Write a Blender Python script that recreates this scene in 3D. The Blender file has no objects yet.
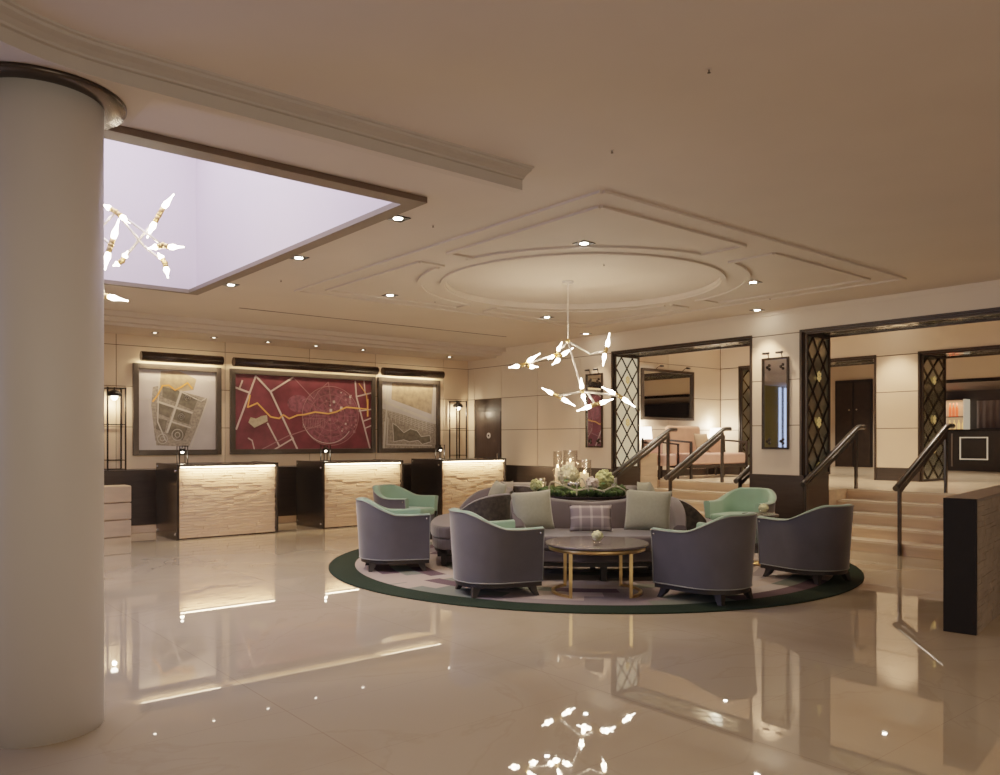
import bpy, bmesh, math, random
from math import sin, cos, pi, radians, sqrt, atan2
from mathutils import Vector, Matrix, noise
random.seed(7)
scene = bpy.context.scene
COL = scene.collection

# ------------------------------------------------------------------ view geometry
FPX, YAW, HOR, EYE = 801.5, 0.87796, 440.6, 1.40
S_, C_ = sin(YAW), cos(YAW)
def W(lat, dep):
    """room position of a point given sideways and forward from the eye"""
    return (lat * S_ + dep * C_, -lat * C_ + dep * S_)

XR, YB, ZC = 10.05, 13.14, 3.20         # right wall, back wall, ceiling
ZUP = 0.71                              # raised lobby floor

# ------------------------------------------------------------------ materials
MATS = {}
def _nt(name):
    m = bpy.data.materials.new(name); m.use_nodes = True
    nt = m.node_tree; b = nt.nodes['Principled BSDF']
    return m, nt, b
def mat(name, col, rough=0.5, metal=0.0, var=0.06, scale=8.0, emit=None, estr=0.0, bump=0.0, bscale=60.0, spec=0.5,
        sheen=0.0, coat=0.0, stretch=None, alpha=None, trans=0.0, ior=1.5):
    if name in MATS: return MATS[name]
    m, nt, b = _nt(name)
    tc = nt.nodes.new('ShaderNodeTexCoord')
    mp = nt.nodes.new('ShaderNodeMapping'); nt.links.new(tc.outputs['Object'], mp.inputs['Vector'])
    if stretch: mp.inputs['Scale'].default_value = stretch
    n = nt.nodes.new('ShaderNodeTexNoise'); n.inputs['Scale'].default_value = scale; n.inputs['Detail'].default_value = 4
    nt.links.new(mp.outputs['Vector'], n.inputs['Vector'])
    r = nt.nodes.new('ShaderNodeValToRGB')
    r.color_ramp.elements[0].position = 0.3; r.color_ramp.elements[1].position = 0.7
    r.color_ramp.elements[0].color = (*[max(0, c * (1 - var)) for c in col], 1)
    r.color_ramp.elements[1].color = (*[min(1, c * (1 + var)) for c in col], 1)
    nt.links.new(n.outputs['Fac'], r.inputs['Fac']); nt.links.new(r.outputs['Color'], b.inputs['Base Color'])
    b.inputs['Roughness'].default_value = rough; b.inputs['Metallic'].default_value = metal
    b.inputs['Specular IOR Level'].default_value = spec
    b.inputs['Sheen Weight'].default_value = sheen; b.inputs['Sheen Roughness'].default_value = 0.4
    b.inputs['Coat Weight'].default_value = coat
    b.inputs['Transmission Weight'].default_value = trans; b.inputs['IOR'].default_value = ior
    if emit:
        b.inputs['Emission Color'].default_value = (*emit, 1); b.inputs['Emission Strength'].default_value = estr
    if bump:
        n2 = nt.nodes.new('ShaderNodeTexNoise'); n2.inputs['Scale'].default_value = bscale; n2.inputs['Detail'].default_value = 3
        nt.links.new(mp.outputs['Vector'], n2.inputs['Vector'])
        bp = nt.nodes.new('ShaderNodeBump'); bp.inputs['Strength'].default_value = bump; bp.inputs['Distance'].default_value = 0.01
        nt.links.new(n2.outputs['Fac'], bp.inputs['Height']); nt.links.new(bp.outputs['Normal'], b.inputs['Normal'])
    MATS[name] = m
    return m

def glass_mat():
    """thin clear glass: mostly see-through with a faint sheen"""
    m = bpy.data.materials.new('clear_glass'); m.use_nodes = True
    nt = m.node_tree; nt.nodes.clear()
    out = nt.nodes.new('ShaderNodeOutputMaterial'); mix = nt.nodes.new('ShaderNodeMixShader')
    tr = nt.nodes.new('ShaderNodeBsdfTransparent'); gl = nt.nodes.new('ShaderNodeBsdfGlossy')
    tr.inputs['Color'].default_value = (.96, .93, .9, 1); gl.inputs['Roughness'].default_value = .05
    fr = nt.nodes.new('ShaderNodeLayerWeight'); fr.inputs['Blend'].default_value = .12
    nz = nt.nodes.new('ShaderNodeTexNoise'); nz.inputs['Scale'].default_value = 12
    ad = nt.nodes.new('ShaderNodeMath'); ad.operation = 'MULTIPLY_ADD'; ad.inputs[1].default_value = .06
    nt.links.new(nz.outputs['Fac'], ad.inputs[0]); nt.links.new(fr.outputs['Facing'], ad.inputs[2])
    nt.links.new(ad.outputs[0], mix.inputs['Fac']); nt.links.new(tr.outputs[0], mix.inputs[1]); nt.links.new(gl.outputs[0], mix.inputs[2])
    nt.links.new(mix.outputs[0], out.inputs['Surface'])
    MATS['clear_glass'] = m
    return m
GLASS = glass_mat()

def marble_floor():
    m, nt, b = _nt('marble_floor')
    tc = nt.nodes.new('ShaderNodeTexCoord')
    sep = nt.nodes.new('ShaderNodeSeparateXYZ'); nt.links.new(tc.outputs['Object'], sep.inputs[0])
    def line(out, off, per, width):
        a = nt.nodes.new('ShaderNodeMath'); a.operation = 'SUBTRACT'; a.inputs[1].default_value = off
        nt.links.new(out, a.inputs[0])
        d = nt.nodes.new('ShaderNodeMath'); d.operation = 'PINGPONG'; d.inputs[1].default_value = per / 2
        nt.links.new(a.outputs[0], d.inputs[0])
        l = nt.nodes.new('ShaderNodeMath'); l.operation = 'LESS_THAN'; l.inputs[1].default_value = width
        nt.links.new(d.outputs[0], l.inputs[0]); return l.outputs[0]
    lx = line(sep.outputs['X'], 1.80, 1.5, .0035); ly = line(sep.outputs['Y'], 3.15, .75, .0018)
    mx = nt.nodes.new('ShaderNodeMath'); mx.operation = 'MAXIMUM'; nt.links.new(lx, mx.inputs[0]); nt.links.new(ly, mx.inputs[1])
    n = nt.nodes.new('ShaderNodeTexNoise'); n.inputs['Scale'].default_value = .8; n.inputs['Detail'].default_value = 7; n.inputs['Distortion'].default_value = 1.2
    nt.links.new(tc.outputs['Object'], n.inputs['Vector'])
    r = nt.nodes.new('ShaderNodeValToRGB')
    e = r.color_ramp.elements
    e[0].position = .30; e[0].color = (.38, .295, .195, 1); e[1].position = .75; e[1].color = (.44, .355, .25, 1)
    x = e.new(.5); x.color = (.42, .34, .235, 1)
    x = e.new(.515); x.color = (.39, .31, .21, 1)
    x = e.new(.53); x.color = (.425, .345, .24, 1)
    nt.links.new(n.outputs['Fac'], r.inputs['Fac'])
    mix = nt.nodes.new('ShaderNodeMixRGB'); mix.inputs['Color2'].default_value = (.30, .22, .15, 1)
    sc = nt.nodes.new('ShaderNodeMath'); sc.operation = 'MULTIPLY'; sc.inputs[1].default_value = .6
    nt.links.new(mx.outputs[0], sc.inputs[0]); nt.links.new(sc.outputs[0], mix.inputs['Fac']); nt.links.new(r.outputs['Color'], mix.inputs['Color1'])
    nt.links.new(mix.outputs[0], b.inputs['Base Color'])
    b.inputs['Roughness'].default_value = .018; b.inputs['IOR'].default_value = 2.3
    # very slight unevenness of the polish
    n2 = nt.nodes.new('ShaderNodeTexNoise'); n2.inputs['Scale'].default_value = 1.6
    nt.links.new(tc.outputs['Object'], n2.inputs['Vector'])
    bp = nt.nodes.new('ShaderNodeBump'); bp.inputs['Strength'].default_value = .004; bp.inputs['Distance'].default_value = .02
    nt.links.new(n2.outputs['Fac'], bp.inputs['Height']); nt.links.new(bp.outputs['Normal'], b.inputs['Normal'])
    MATS['marble_floor'] = m
    return m

def rug_mat():
    """rings broken into arcs of cream, lilac, grey green and plum"""
    m, nt, b = _nt('rug_rings')
    tc = nt.nodes.new('ShaderNodeTexCoord')
    sep = nt.nodes.new('ShaderNodeSeparateXYZ'); nt.links.new(tc.outputs['Object'], sep.inputs[0])
    def mth(op, a=None, b_=None, va=None, vb=None):
        k = nt.nodes.new('ShaderNodeMath'); k.operation = op
        if a is not None: nt.links.new(a, k.inputs[0])
        elif va is not None: k.inputs[0].default_value = va
        if b_ is not None: nt.links.new(b_, k.inputs[1])
        elif vb is not None: k.inputs[1].default_value = vb
        return k.outputs[0]
    x2 = mth('MULTIPLY', sep.outputs['X'], sep.outputs['X']); y2 = mth('MULTIPLY', sep.outputs['Y'], sep.outputs['Y'])
    rad = mth('SQRT', mth('ADD', x2, y2))
    ang = mth('ARCTAN2', sep.outputs['Y'], sep.outputs['X'])
    ring = mth('FLOOR', mth('MULTIPLY', rad, vb=5.2))
    shift = mth('MULTIPLY', ring, vb=.37)
    seg = mth('FLOOR', mth('MULTIPLY', mth('ADD', ang, shift), vb=3.4))
    comb = nt.nodes.new('ShaderNodeCombineXYZ'); nt.links.new(ring, comb.inputs[0]); nt.links.new(seg, comb.inputs[1])
    wn = nt.nodes.new('ShaderNodeTexWhiteNoise'); wn.noise_dimensions = '2D'; nt.links.new(comb.outputs[0], wn.inputs['Vector'])
    r = nt.nodes.new('ShaderNodeValToRGB'); r.color_ramp.interpolation = 'CONSTANT'
    e = r.color_ramp.elements
    e[0].position = 0; e[0].color = (.34, .28, .25, 1); e[1].position = .38; e[1].color = (.19, .16, .165, 1)
    for p, c in ((.56, (.15, .165, .14, 1)), (.74, (.085, .056, .070, 1)), (.86, (.33, .29, .28, 1))):
        k = e.new(p); k.color = c
    nt.links.new(wn.outputs['Value'], r.inputs['Fac'])
    edge = mth('GREATER_THAN', rad, vb=2.68)
    mix = nt.nodes.new('ShaderNodeMixRGB'); mix.inputs['Color2'].default_value = (.012, .021, .014, 1)
    nt.links.new(edge, mix.inputs['Fac']); nt.links.new(r.outputs['Color'], mix.inputs['Color1'])
    n = nt.nodes.new('ShaderNodeTexNoise'); n.inputs['Scale'].default_value = 120; nt.links.new(tc.outputs['Object'], n.inputs['Vector'])
    bp = nt.nodes.new('ShaderNodeBump'); bp.inputs['Strength'].default_value = .5; bp.inputs['Distance'].default_value = .01
    nt.links.new(n.outputs['Fac'], bp.inputs['Height']); nt.links.new(bp.outputs['Normal'], b.inputs['Normal'])
    nt.links.new(mix.outputs[0], b.inputs['Base Color']); b.inputs['Roughness'].default_value = .95
    b.inputs['Specular IOR Level'].default_value = .1
    MATS['rug'] = m
    return m

def plaid_mat():
    m, nt, b = _nt('plaid_cloth')
    tc = nt.nodes.new('ShaderNodeTexCoord'); sep = nt.nodes.new('ShaderNodeSeparateXYZ'); nt.links.new(tc.outputs['Object'], sep.inputs[0])
    outs = []
    for ax in ('X', 'Z'):
        w = nt.nodes.new('ShaderNodeMath'); w.operation = 'PINGPONG'; w.inputs[1].default_value = .055
        nt.links.new(sep.outputs[ax], w.inputs[0])
        l = nt.nodes.new('ShaderNodeMath'); l.operation = 'LESS_THAN'; l.inputs[1].default_value = .012
        nt.links.new(w.outputs[0], l.inputs[0]); outs.append(l.outputs[0])
    a = nt.nodes.new('ShaderNodeMath'); a.operation = 'ADD'; nt.links.new(outs[0], a.inputs[0]); nt.links.new(outs[1], a.inputs[1])
    h = nt.nodes.new('ShaderNodeMath'); h.operation = 'MULTIPLY'; h.inputs[1].default_value = .5; nt.links.new(a.outputs[0], h.inputs[0])
    r = nt.nodes.new('ShaderNodeValToRGB'); r.color_ramp.elements[0].color = (.20, .17, .19, 1); r.color_ramp.elements[1].color = (.50, .45, .44, 1)
    nt.links.new(h.outputs[0], r.inputs['Fac']); nt.links.new(r.outputs['Color'], b.inputs['Base Color']); b.inputs['Roughness'].default_value = .9
    MATS['plaid'] = m
    return m

CREAM   = mat('ceiling_plaster', (.66, .55, .455), .75, var=.03, scale=1.5)
CEILR   = mat('bulkhead_plaster', (.62, .515, .42), .7, var=.03, scale=2)
PANEL   = mat('cream_wall_panel', (.78, .585, .40), .42, var=.04, scale=1.2)
PANELB  = mat('pale_wall_panel', (.80, .665, .52), .42, var=.04, scale=1.2)
GROOVE  = mat('panel_groove', (.16, .10, .06), .7)
WAINS   = mat('dark_wainscot', (.030, .023, .019), .32, var=.25, scale=3, stretch=(1, 1, 8))
SLAB    = mat('dark_bronze_slab', (.030, .025, .021), .22, metal=.3, var=.35, scale=2.2)
BRONZE  = mat('dark_bronze', (.06, .047, .036), .24, metal=.75, var=.15)
BRONZE2 = mat('bronze_frame', (.038, .028, .021), .38, metal=.3, var=.15)
STONE   = mat('riven_stone', (.70, .495, .325), .78, var=.05, scale=6, bump=.5, bscale=22)
STONE2  = mat('pale_stone', (.68, .50, .34), .6, var=.10, scale=3, stretch=(1, 1, 5))
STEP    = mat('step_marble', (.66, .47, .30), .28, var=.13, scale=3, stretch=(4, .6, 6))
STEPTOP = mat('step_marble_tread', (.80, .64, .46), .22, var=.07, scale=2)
GOLD    = mat('brushed_brass', (.72, .48, .20), .28, metal=1, var=.08)
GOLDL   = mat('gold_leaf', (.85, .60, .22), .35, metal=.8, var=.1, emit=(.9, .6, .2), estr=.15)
VELVET  = mat('lilac_grey_velvet', (.070, .070, .086), .7, var=.14, scale=3.5, sheen=.6, bump=.08, bscale=40)
GREENV  = mat('mint_velvet', (.17, .315, .225), .65, var=.10, scale=4, sheen=.5)
PIPING  = mat('pale_piping', (.24, .255, .24), .6)
SOFAV   = mat('mauve_grey_velvet', (.080, .066, .074), .75, var=.12, scale=4, sheen=.5)
DAMASK  = mat('dark_damask', (.024, .018, .013), .6, var=.9, scale=22, sheen=.1)
WOODD   = mat('ebonised_wood', (.014, .010, .008), .5, var=.3, scale=12, stretch=(1, 1, .2))
SAGE    = mat('sage_linen', (.27, .275, .215), .9, var=.06, scale=40, bump=.15, bscale=220, sheen=.2)
GREYC   = mat('grey_linen', (.30, .27, .24), .9, var=.06, scale=40, bump=.15, bscale=220)
PLAID   = plaid_mat()
MOSS    = mat('moss_green', (.030, .062, .012), .95, var=.6, scale=30, bump=.9, bscale=70)
HYDW    = mat('white_petals', (.78, .70, .46), .8, var=.2, scale=40, bump=.7, bscale=60)
HYDP    = mat('blush_petals', (.62, .50, .44), .8, var=.2, scale=40, bump=.7, bscale=60)
HYDG    = mat('lime_petals', (.50, .52, .22), .8, var=.25, scale=40, bump=.7, bscale=60)
LEAF    = mat('leaf_green', (.05, .13, .03), .6, var=.3, scale=20)
TWIG    = mat('bleached_twig', (.55, .50, .36), .8, var=.2, scale=30)
WAX     = mat('candle_wax', (.85, .75, .6), .5, emit=(1, .6, .3), estr=.25)
FLAME   = mat('flame', (1, .7, .4), .5, emit=(1, .68, .36), estr=40)
DARKTOP = mat('smoked_table_top', (.085, .070, .068), .22, var=.3, scale=5)
MIRROR  = mat('mirror_glass', (.82, .82, .78), .02, metal=1, var=.01)
MIRRORD = mat('antique_mirror', (.50, .52, .42), .10, metal=.7, var=.15, scale=3)
MIRRORW = mat('pale_glow_glass', (.82, .72, .50), .25, var=.06, scale=3, emit=(1, .84, .55), estr=.25)  # faint emission added so the backing looks brightly lit
BLACKM  = mat('black_metal', (.012, .010, .009), .35, metal=.6)
STEEL   = mat('gunmetal_rail', (.085, .082, .078), .30, metal=.85, var=.1)
COLUMN  = mat('column_plaster', (.74, .69, .62), .5, var=.02, scale=1)
SKYW    = mat('lavender_well', (.70, .63, .70), .8, var=.02, scale=1)
CHROME  = mat('chrome_stud', (.75, .73, .7), .15, metal=1)
TERRA   = mat('terracotta_trim', (.4, .2, .1), .5)
PINK    = mat('pink_upholstery', (.66, .41, .35), .8, var=.06, scale=6, sheen=.2)
PINKB   = mat('salmon_leather', (.52, .31, .22), .55, var=.1, scale=6)
BEIGE   = mat('beige_cushion', (.42, .29, .19), .85)
SHADE   = mat('lit_lamp_shade', (.9, .85, .78), .8, emit=(1, .87, .72), estr=5)
HORN    = mat('lit_glass_horn', (.95, .9, .85), .2, emit=(1, .82, .62), estr=26)
HORNT   = mat('glass_horn_tip', (.95, .9, .85), .15, emit=(1, .80, .60), estr=5)
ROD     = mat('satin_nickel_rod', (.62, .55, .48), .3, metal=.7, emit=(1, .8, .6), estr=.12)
LED     = mat('led_strip', (1, .9, .8), .5, emit=(1, .72, .45), estr=14)
LEDDIM  = mat('dim_led_strip', (1, .85, .7), .5, emit=(1, .66, .36), estr=3)
LENS    = mat('lit_downlight_lens', (1, 1, 1), .3, emit=(1, .86, .68), estr=60)
LENSOFF = mat('dim_downlight_lens', (1, 1, 1), .3, emit=(1, .80, .6), estr=12)
LBULB   = mat('lantern_bulb', (1, .95, .9), .3, emit=(1, .83, .62), estr=14)
DOORW   = mat('dark_walnut_door', (.050, .034, .030), .3, var=.2, scale=8, stretch=(4, 4, .5))
DOORH   = mat('walnut_door_head', (.028, .020, .015), .35, var=.2, scale=8)
SIGN    = mat('pale_sign', (.6, .56, .55), .4)
CURT    = mat('olive_curtain', (.20, .165, .045), .85, var=.15, scale=10, stretch=(8, 8, .2))
DAYGL   = mat('evening_window', (.2, .3, .6), .3, emit=(.42, .55, 1.0), estr=1.1)
BARD    = mat('bar_dark', (.012, .010, .009), .35, var=.2)
BARW    = mat('bar_wall', (.06, .05, .05), .6)
BARLIT  = mat('bar_lit_shelf', (.25, .12, .08), .5, emit=(1, .55, .25), estr=.25)
REDGL   = mat('red_bottle', (.5, .05, .02), .2, emit=(1, .12, .04), estr=.7)
AMBGL   = mat('amber_bottle', (.7, .35, .08), .2, emit=(1, .5, .15), estr=.6)
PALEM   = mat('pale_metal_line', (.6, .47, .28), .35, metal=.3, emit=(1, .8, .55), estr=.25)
VEIL    = mat('sheer_curtain', (.30, .25, .25), .9, var=.2, scale=20, stretch=(6, 6, .2))
MARBLE  = marble_floor(); RUG = rug_mat()
# map artwork colours
M_RED   = mat('map_wine', (.125, .018, .030), .45, var=.3, scale=5)
M_RED2  = mat('map_wine_light', (.165, .045, .065), .45, var=.6, scale=14)
M_PINKL = mat('map_pale_line', (.62, .45, .42), .5)
M_DPINK = mat('map_dusky_line', (.30, .13, .14), .5)
M_ORNG  = mat('map_orange_line', (.72, .30, .06), .5, emit=(1, .4, .1), estr=.06)
M_TAN   = mat('map_tan_patch', (.46, .36, .24), .5, var=.2, scale=20)
M_GREY  = mat('map_pale_paper', (.44, .395, .40), .5, var=.08, scale=3)
M_PARK  = mat('map_park_brown', (.105, .088, .065), .55, var=.4, scale=14)
M_FIELD = mat('map_field_brown', (.33, .235, .15), .55, var=.35, scale=9)
M_LINE  = mat('map_cream_line', (.50, .45, .40), .5)
M_BLOCK = mat('map_grey_blocks', (.24, .20, .165), .55, var=.45, scale=26)
M_WATER = mat('map_dark_water', (.10, .085, .06), .4, var=.3, scale=12)

# ------------------------------------------------------------------ mesh helpers
class MB:
    def __init__(s): s.b = bmesh.new(); s.mi = 0
    def _tag(s, faces, smooth=False):
        for f in faces: f.material_index = s.mi; f.smooth = smooth
    def box(s, x0, x1, y0, y1, z0, z1, M=None):
        v = [s.b.verts.new((x, y, z)) for x in (x0, x1) for y in (y0, y1) for z in (z0, z1)]
        fs = [s.b.faces.new([v[i] for i in q]) for q in ((0,1,3,2),(4,6,7,5),(0,4,5,1),(2,3,7,6),(0,2,6,4),(1,5,7,3))]
        if M is not None: bmesh.ops.transform(s.b, matrix=M, verts=v)
        s._tag(fs); return v
    def quad(s, pts):
        f = s.b.faces.new([s.b.verts.new(p) for p in pts]); s._tag([f]); return f
    def bar(s, p, q, w, h, up=(0, 0, 1)):
        """rectangular bar from p to q; w across, h along 'up'"""
        p, q = Vector(p), Vector(q); d = (q - p)
        if d.length < 1e-6: return
        dn = d.normalized(); u = Vector(up); sd = dn.cross(u)
        if sd.length < 1e-5: sd = dn.orthogonal()
        sd.normalize(); u = sd.cross(dn).normalized()
        vs = []
        for c in (p, q):
            for a, b in ((-1,-1),(1,-1),(1,1),(-1,1)): vs.append(s.b.verts.new(c + sd * (a * w / 2) + u * (b * h / 2)))
        fs = [s.b.faces.new([vs[i] for i in k]) for k in ((0,3,2,1),(4,5,6,7),(0,1,5,4),(1,2,6,5),(2,3,7,6),(3,0,4,7))]
        s._tag(fs)
    def tube(s, pts, r, n=10, closed=False, smooth=True):
        pts = [Vector(p) for p in pts]; N = len(pts)
        rr = r if isinstance(r, (list, tuple)) else [r] * N
        rings = []; ref = None
        for i, p in enumerate(pts):
            if closed: t = pts[(i + 1) % N] - pts[i - 1]
            else: t = pts[min(i + 1, N - 1)] - pts[max(i - 1, 0)]
            t.normalize()
            if ref is None: ref = t.orthogonal().normalized()
            ref = (ref - t * ref.dot(t))
            if ref.length < 1e-5: ref = t.orthogonal()
            ref.normalize(); bn = t.cross(ref)
            rings.append([s.b.verts.new(p + (ref * cos(2*pi*k/n) + bn * sin(2*pi*k/n)) * rr[i]) for k in range(n)])
        fs = []
        for i in range(N if closed else N - 1):
            a, b = rings[i], rings[(i + 1) % N]
            for k in range(n): fs.append(s.b.faces.new((a[k], a[(k+1) % n], b[(k+1) % n], b[k])))
        s._tag(fs, smooth)
        if not closed:
            s._tag([s.b.faces.new(rings[0][::-1]), s.b.faces.new(rings[-1])])
    def lathe(s, prof, n=32, c=(0, 0, 0), smooth=True, cap=True):
        rings = []
        for r, z in prof:
            rings.append([s.b.verts.new((c[0] + r * cos(2*pi*k/n), c[1] + r * sin(2*pi*k/n), c[2] + z)) for k in range(n)])
        fs = []
        for a, b in zip(rings, rings[1:]):
            for k in range(n): fs.append(s.b.faces.new((a[k], a[(k+1) % n], b[(k+1) % n], b[k])))
        s._tag(fs, smooth)
        if cap: s._tag([s.b.faces.new(rings[0][::-1]), s.b.faces.new(rings[-1])])
    def prism(s, poly, z0, z1):
        a = [s.b.verts.new((x, y, z0)) for x, y in poly]; b = [s.b.verts.new((x, y, z1)) for x, y in poly]
        n = len(poly); fs = [s.b.faces.new(a[::-1]), s.b.faces.new(b)]
        for k in range(n): fs.append(s.b.faces.new((a[k], a[(k+1) % n], b[(k+1) % n], b[k])))
        s._tag(fs); return fs
    def strip(s, A, B, closed=False, smooth=True):
        """faces between two point rows"""
        a = [s.b.verts.new(p) for p in A]; b = [s.b.verts.new(p) for p in B]; n = len(a); fs = []
        for k in range(n if closed else n - 1): fs.append(s.b.faces.new((a[k], a[(k+1) % n], b[(k+1) % n], b[k])))
        s._tag(fs, smooth)
    def grid(s, rows, smooth=True, closed_u=False):
        V = [[s.b.verts.new(p) for p in r] for r in rows]; fs = []
        for i in range(len(V) - 1):
            n = len(V[i])
            for k in range(n if closed_u else n - 1):
                fs.append(s.b.faces.new((V[i][k], V[i][(k+1) % n], V[i+1][(k+1) % n], V[i+1][k])))
        s._tag(fs, smooth); return V
    def sphere(s, c, r, sub=2, nz=0.0, ns=10.0, flat=1.0):
        g = bmesh.ops.create_icosphere(s.b, subdivisions=sub, radius=1)
        for v in g['verts']:
            d = v.co.normalized(); k = 1 + nz * noise.noise(d * ns * .3 + Vector(c) * 7) + nz * .6 * noise.noise(d * ns + Vector(c) * 3)
            v.co = Vector(c) + Vector((d.x, d.y, d.z * flat)) * r * k
        s._tag({f for v in g['verts'] for f in v.link_faces}, True)
    def out(s, name, mats, parent=None, loc=None, rotz=0.0, bevel=0.0, seg=2, doubles=False):
        if doubles: bmesh.ops.remove_doubles(s.b, verts=s.b.verts, dist=1e-4)
        bmesh.ops.recalc_face_normals(s.b, faces=s.b.faces)
        me = bpy.data.meshes.new(name); s.b.to_mesh(me); s.b.free()
        for m in (mats if isinstance(mats, (list, tuple)) else [mats]): me.materials.append(m)
        o = bpy.data.objects.new(name, me); COL.objects.link(o)
        if parent is not None: o.parent = parent
        if loc is not None: o.location = loc
        o.rotation_euler.z = rotz
        if bevel:
            bv = o.modifiers.new('bevel', 'BEVEL'); bv.width = bevel; bv.segments = seg; bv.limit_method = 'ANGLE'; bv.angle_limit = radians(40)
        return o

def tag(o, label, cat, group=None):
    o['label'] = label; o['category'] = cat
    if group: o['group'] = group
    return o
def thing(name, label, cat, loc=(0, 0, 0), rotz=0.0, group=None):
    o = bpy.data.objects.new(name, None); COL.objects.link(o); o.location = loc; o.rotation_euler.z = rotz
    o.empty_display_size = .1
    return tag(o, label, cat, group)
def struct(o): o['kind'] = 'structure'; return o
def dup(root, loc, rotz=None, label=None, group=None):
    r = root.copy(); COL.objects.link(r); r.location = loc
    if rotz is not None: r.rotation_euler.z = rotz
    if label: r['label'] = label
    if group: r['group'] = group
    for ch in list(root.children):
        c = ch.copy(); COL.objects.link(c); c.parent = r
        for g in list(ch.children):
            d = g.copy(); COL.objects.link(d); d.parent = c
    return r
def boxobj(name, mats, parent, x0, x1, y0, y1, z0, z1, bevel=0.0, **k):
    m = MB(); m.box(x0, x1, y0, y1, z0, z1); return m.out(name, mats, parent, bevel=bevel, **k)

# ------------------------------------------------------------------ lights
def spot(loc, energy, size=70, col=(1, .705, .47), aim=(0, 0, -1), r=.03, blend=.6):
    l = bpy.data.lights.new('spot_beam', 'SPOT'); l.energy = energy; l.spot_size = radians(size); l.spot_blend = blend
    l.color = col; l.shadow_soft_size = r
    o = bpy.data.objects.new('spot_beam', l); COL.objects.link(o); o.location = loc
    o.rotation_euler = Vector(aim).to_track_quat('-Z', 'Y').to_euler(); return o
def area(loc, energy, sx, sy, col=(1, .8, .6), aim=(0, 0, -1)):
    l = bpy.data.lights.new('soft_lamp', 'AREA'); l.shape = 'RECTANGLE'; l.size = sx; l.size_y = sy; l.energy = energy; l.color = col
    o = bpy.data.objects.new('soft_lamp', l); COL.objects.link(o); o.location = loc
    o.rotation_euler = Vector(aim).to_track_quat('-Z', 'Y').to_euler(); return o
def point(loc, energy, col=(1, .75, .5), r=.03):
    l = bpy.data.lights.new('bulb_glow', 'POINT'); l.energy = energy; l.color = col; l.shadow_soft_size = r
    o = bpy.data.objects.new('bulb_glow', l); COL.objects.link(o); o.location = loc; return o

# ================================================================== SETTING
ROWS = [0.957, 1.61, 2.235, 2.865, 3.06]
# floor
m = MB(); m.box(-5, 22.5, -4, YB, -.1, 0); struct(m.out('floor', MARBLE))
# recess under the openings so the marble runs to the foot of the steps
# ---- ceiling with light well and round recess
CX, CY = 6.65, 6.55
SKX0, SKX1, SKY0, SKY1 = .2, 3.35, 4.92, 9.76
YS = 11.9
m = MB()
def cq(x0, x1, y0, y1, z=ZC): m.quad([(x0, y0, z), (x0, y1, z), (x1, y1, z), (x1, y0, z)])
cq(-5, SKX0, -4, YS); cq(SKX0, SKX1, -4, SKY0); cq(SKX0, SKX1, SKY1, YS)
HB = 2.0
cq(SKX1, CX-HB, -4, YS); cq(CX+HB, XR, -4, YS); cq(CX-HB, CX+HB, -4, CY-HB); cq(CX-HB, CX+HB, CY+HB, YS)
N = 96; RIN = 1.56
def sqp(a):
    c, s = cos(a), sin(a); k = HB / max(abs(c), abs(s)); return (CX + c*k, CY + s*k, ZC)
circ = [(CX + RIN*cos(2*pi*i/N), CY + RIN*sin(2*pi*i/N), ZC) for i in range(N)]
m.strip([sqp(2*pi*i/N) for i in range(N)], circ, True, False)
rec = [(x, y, ZC + .05) for x, y, z in circ]
m.strip(circ, rec, True, False)
m.b.faces.new([m.b.verts.new(p) for p in rec])
# stepped soffit toward the picture wall
for (y0, y1, z) in ((YS, YS+.14, ZC-.07), (YS+.14, YS+.30, ZC-.13), (YS+.30, YB, ZC-.17)):
    cq(-5, XR, y0, y1, z)
for y, za, zb in ((YS, ZC, ZC-.07), (YS+.14, ZC-.07, ZC-.13), (YS+.30, ZC-.13, ZC-.17)):
    m.quad([(-5, y, za), (XR, y, za), (XR, y, zb), (-5, y, zb)])
struct(m.out('ceiling', CREAM))
# roof slab above stops the sky
struct(boxobj('roof', CREAM, None, -5, 22.5, -4, 14, 5.5, 5.6))

# light well walls
m = MB(); zt = 5.4
for a, b in (((SKX0, SKY0), (SKX1, SKY0)), ((SKX1, SKY0), (SKX1, SKY1)), ((SKX1, SKY1), (SKX0, SKY1)), ((SKX0, SKY1), (SKX0, SKY0))):
    m.quad([(*a, ZC), (*b, ZC), (*b, zt), (*a, zt)])
m.quad([(SKX0, SKY0, zt), (SKX1, SKY0, zt), (SKX1, SKY1, zt), (SKX0, SKY1, zt)])
struct(m.out('window_1', SKYW))
m = MB(); fw = .13; zf = ZC - .045
m.box(SKX0-.02, SKX1+.02, SKY0-.02, SKY0+fw, zf, ZC-.002); m.box(SKX0-.02, SKX1+.02, SKY1-fw+.06, SKY1+.02, zf, ZC-.002)
m.box(SKX0-.02, SKX0+fw, SKY0+fw, SKY1-fw+.06, zf, ZC-.002); m.box(SKX1-fw+.02, SKX1+.02, SKY0+fw, SKY1-fw+.06, zf, ZC-.002)
struct(m.out('trim_1', mat('bronze_well_trim', (.15, .112, .082), .5, metal=.2)))

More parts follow.
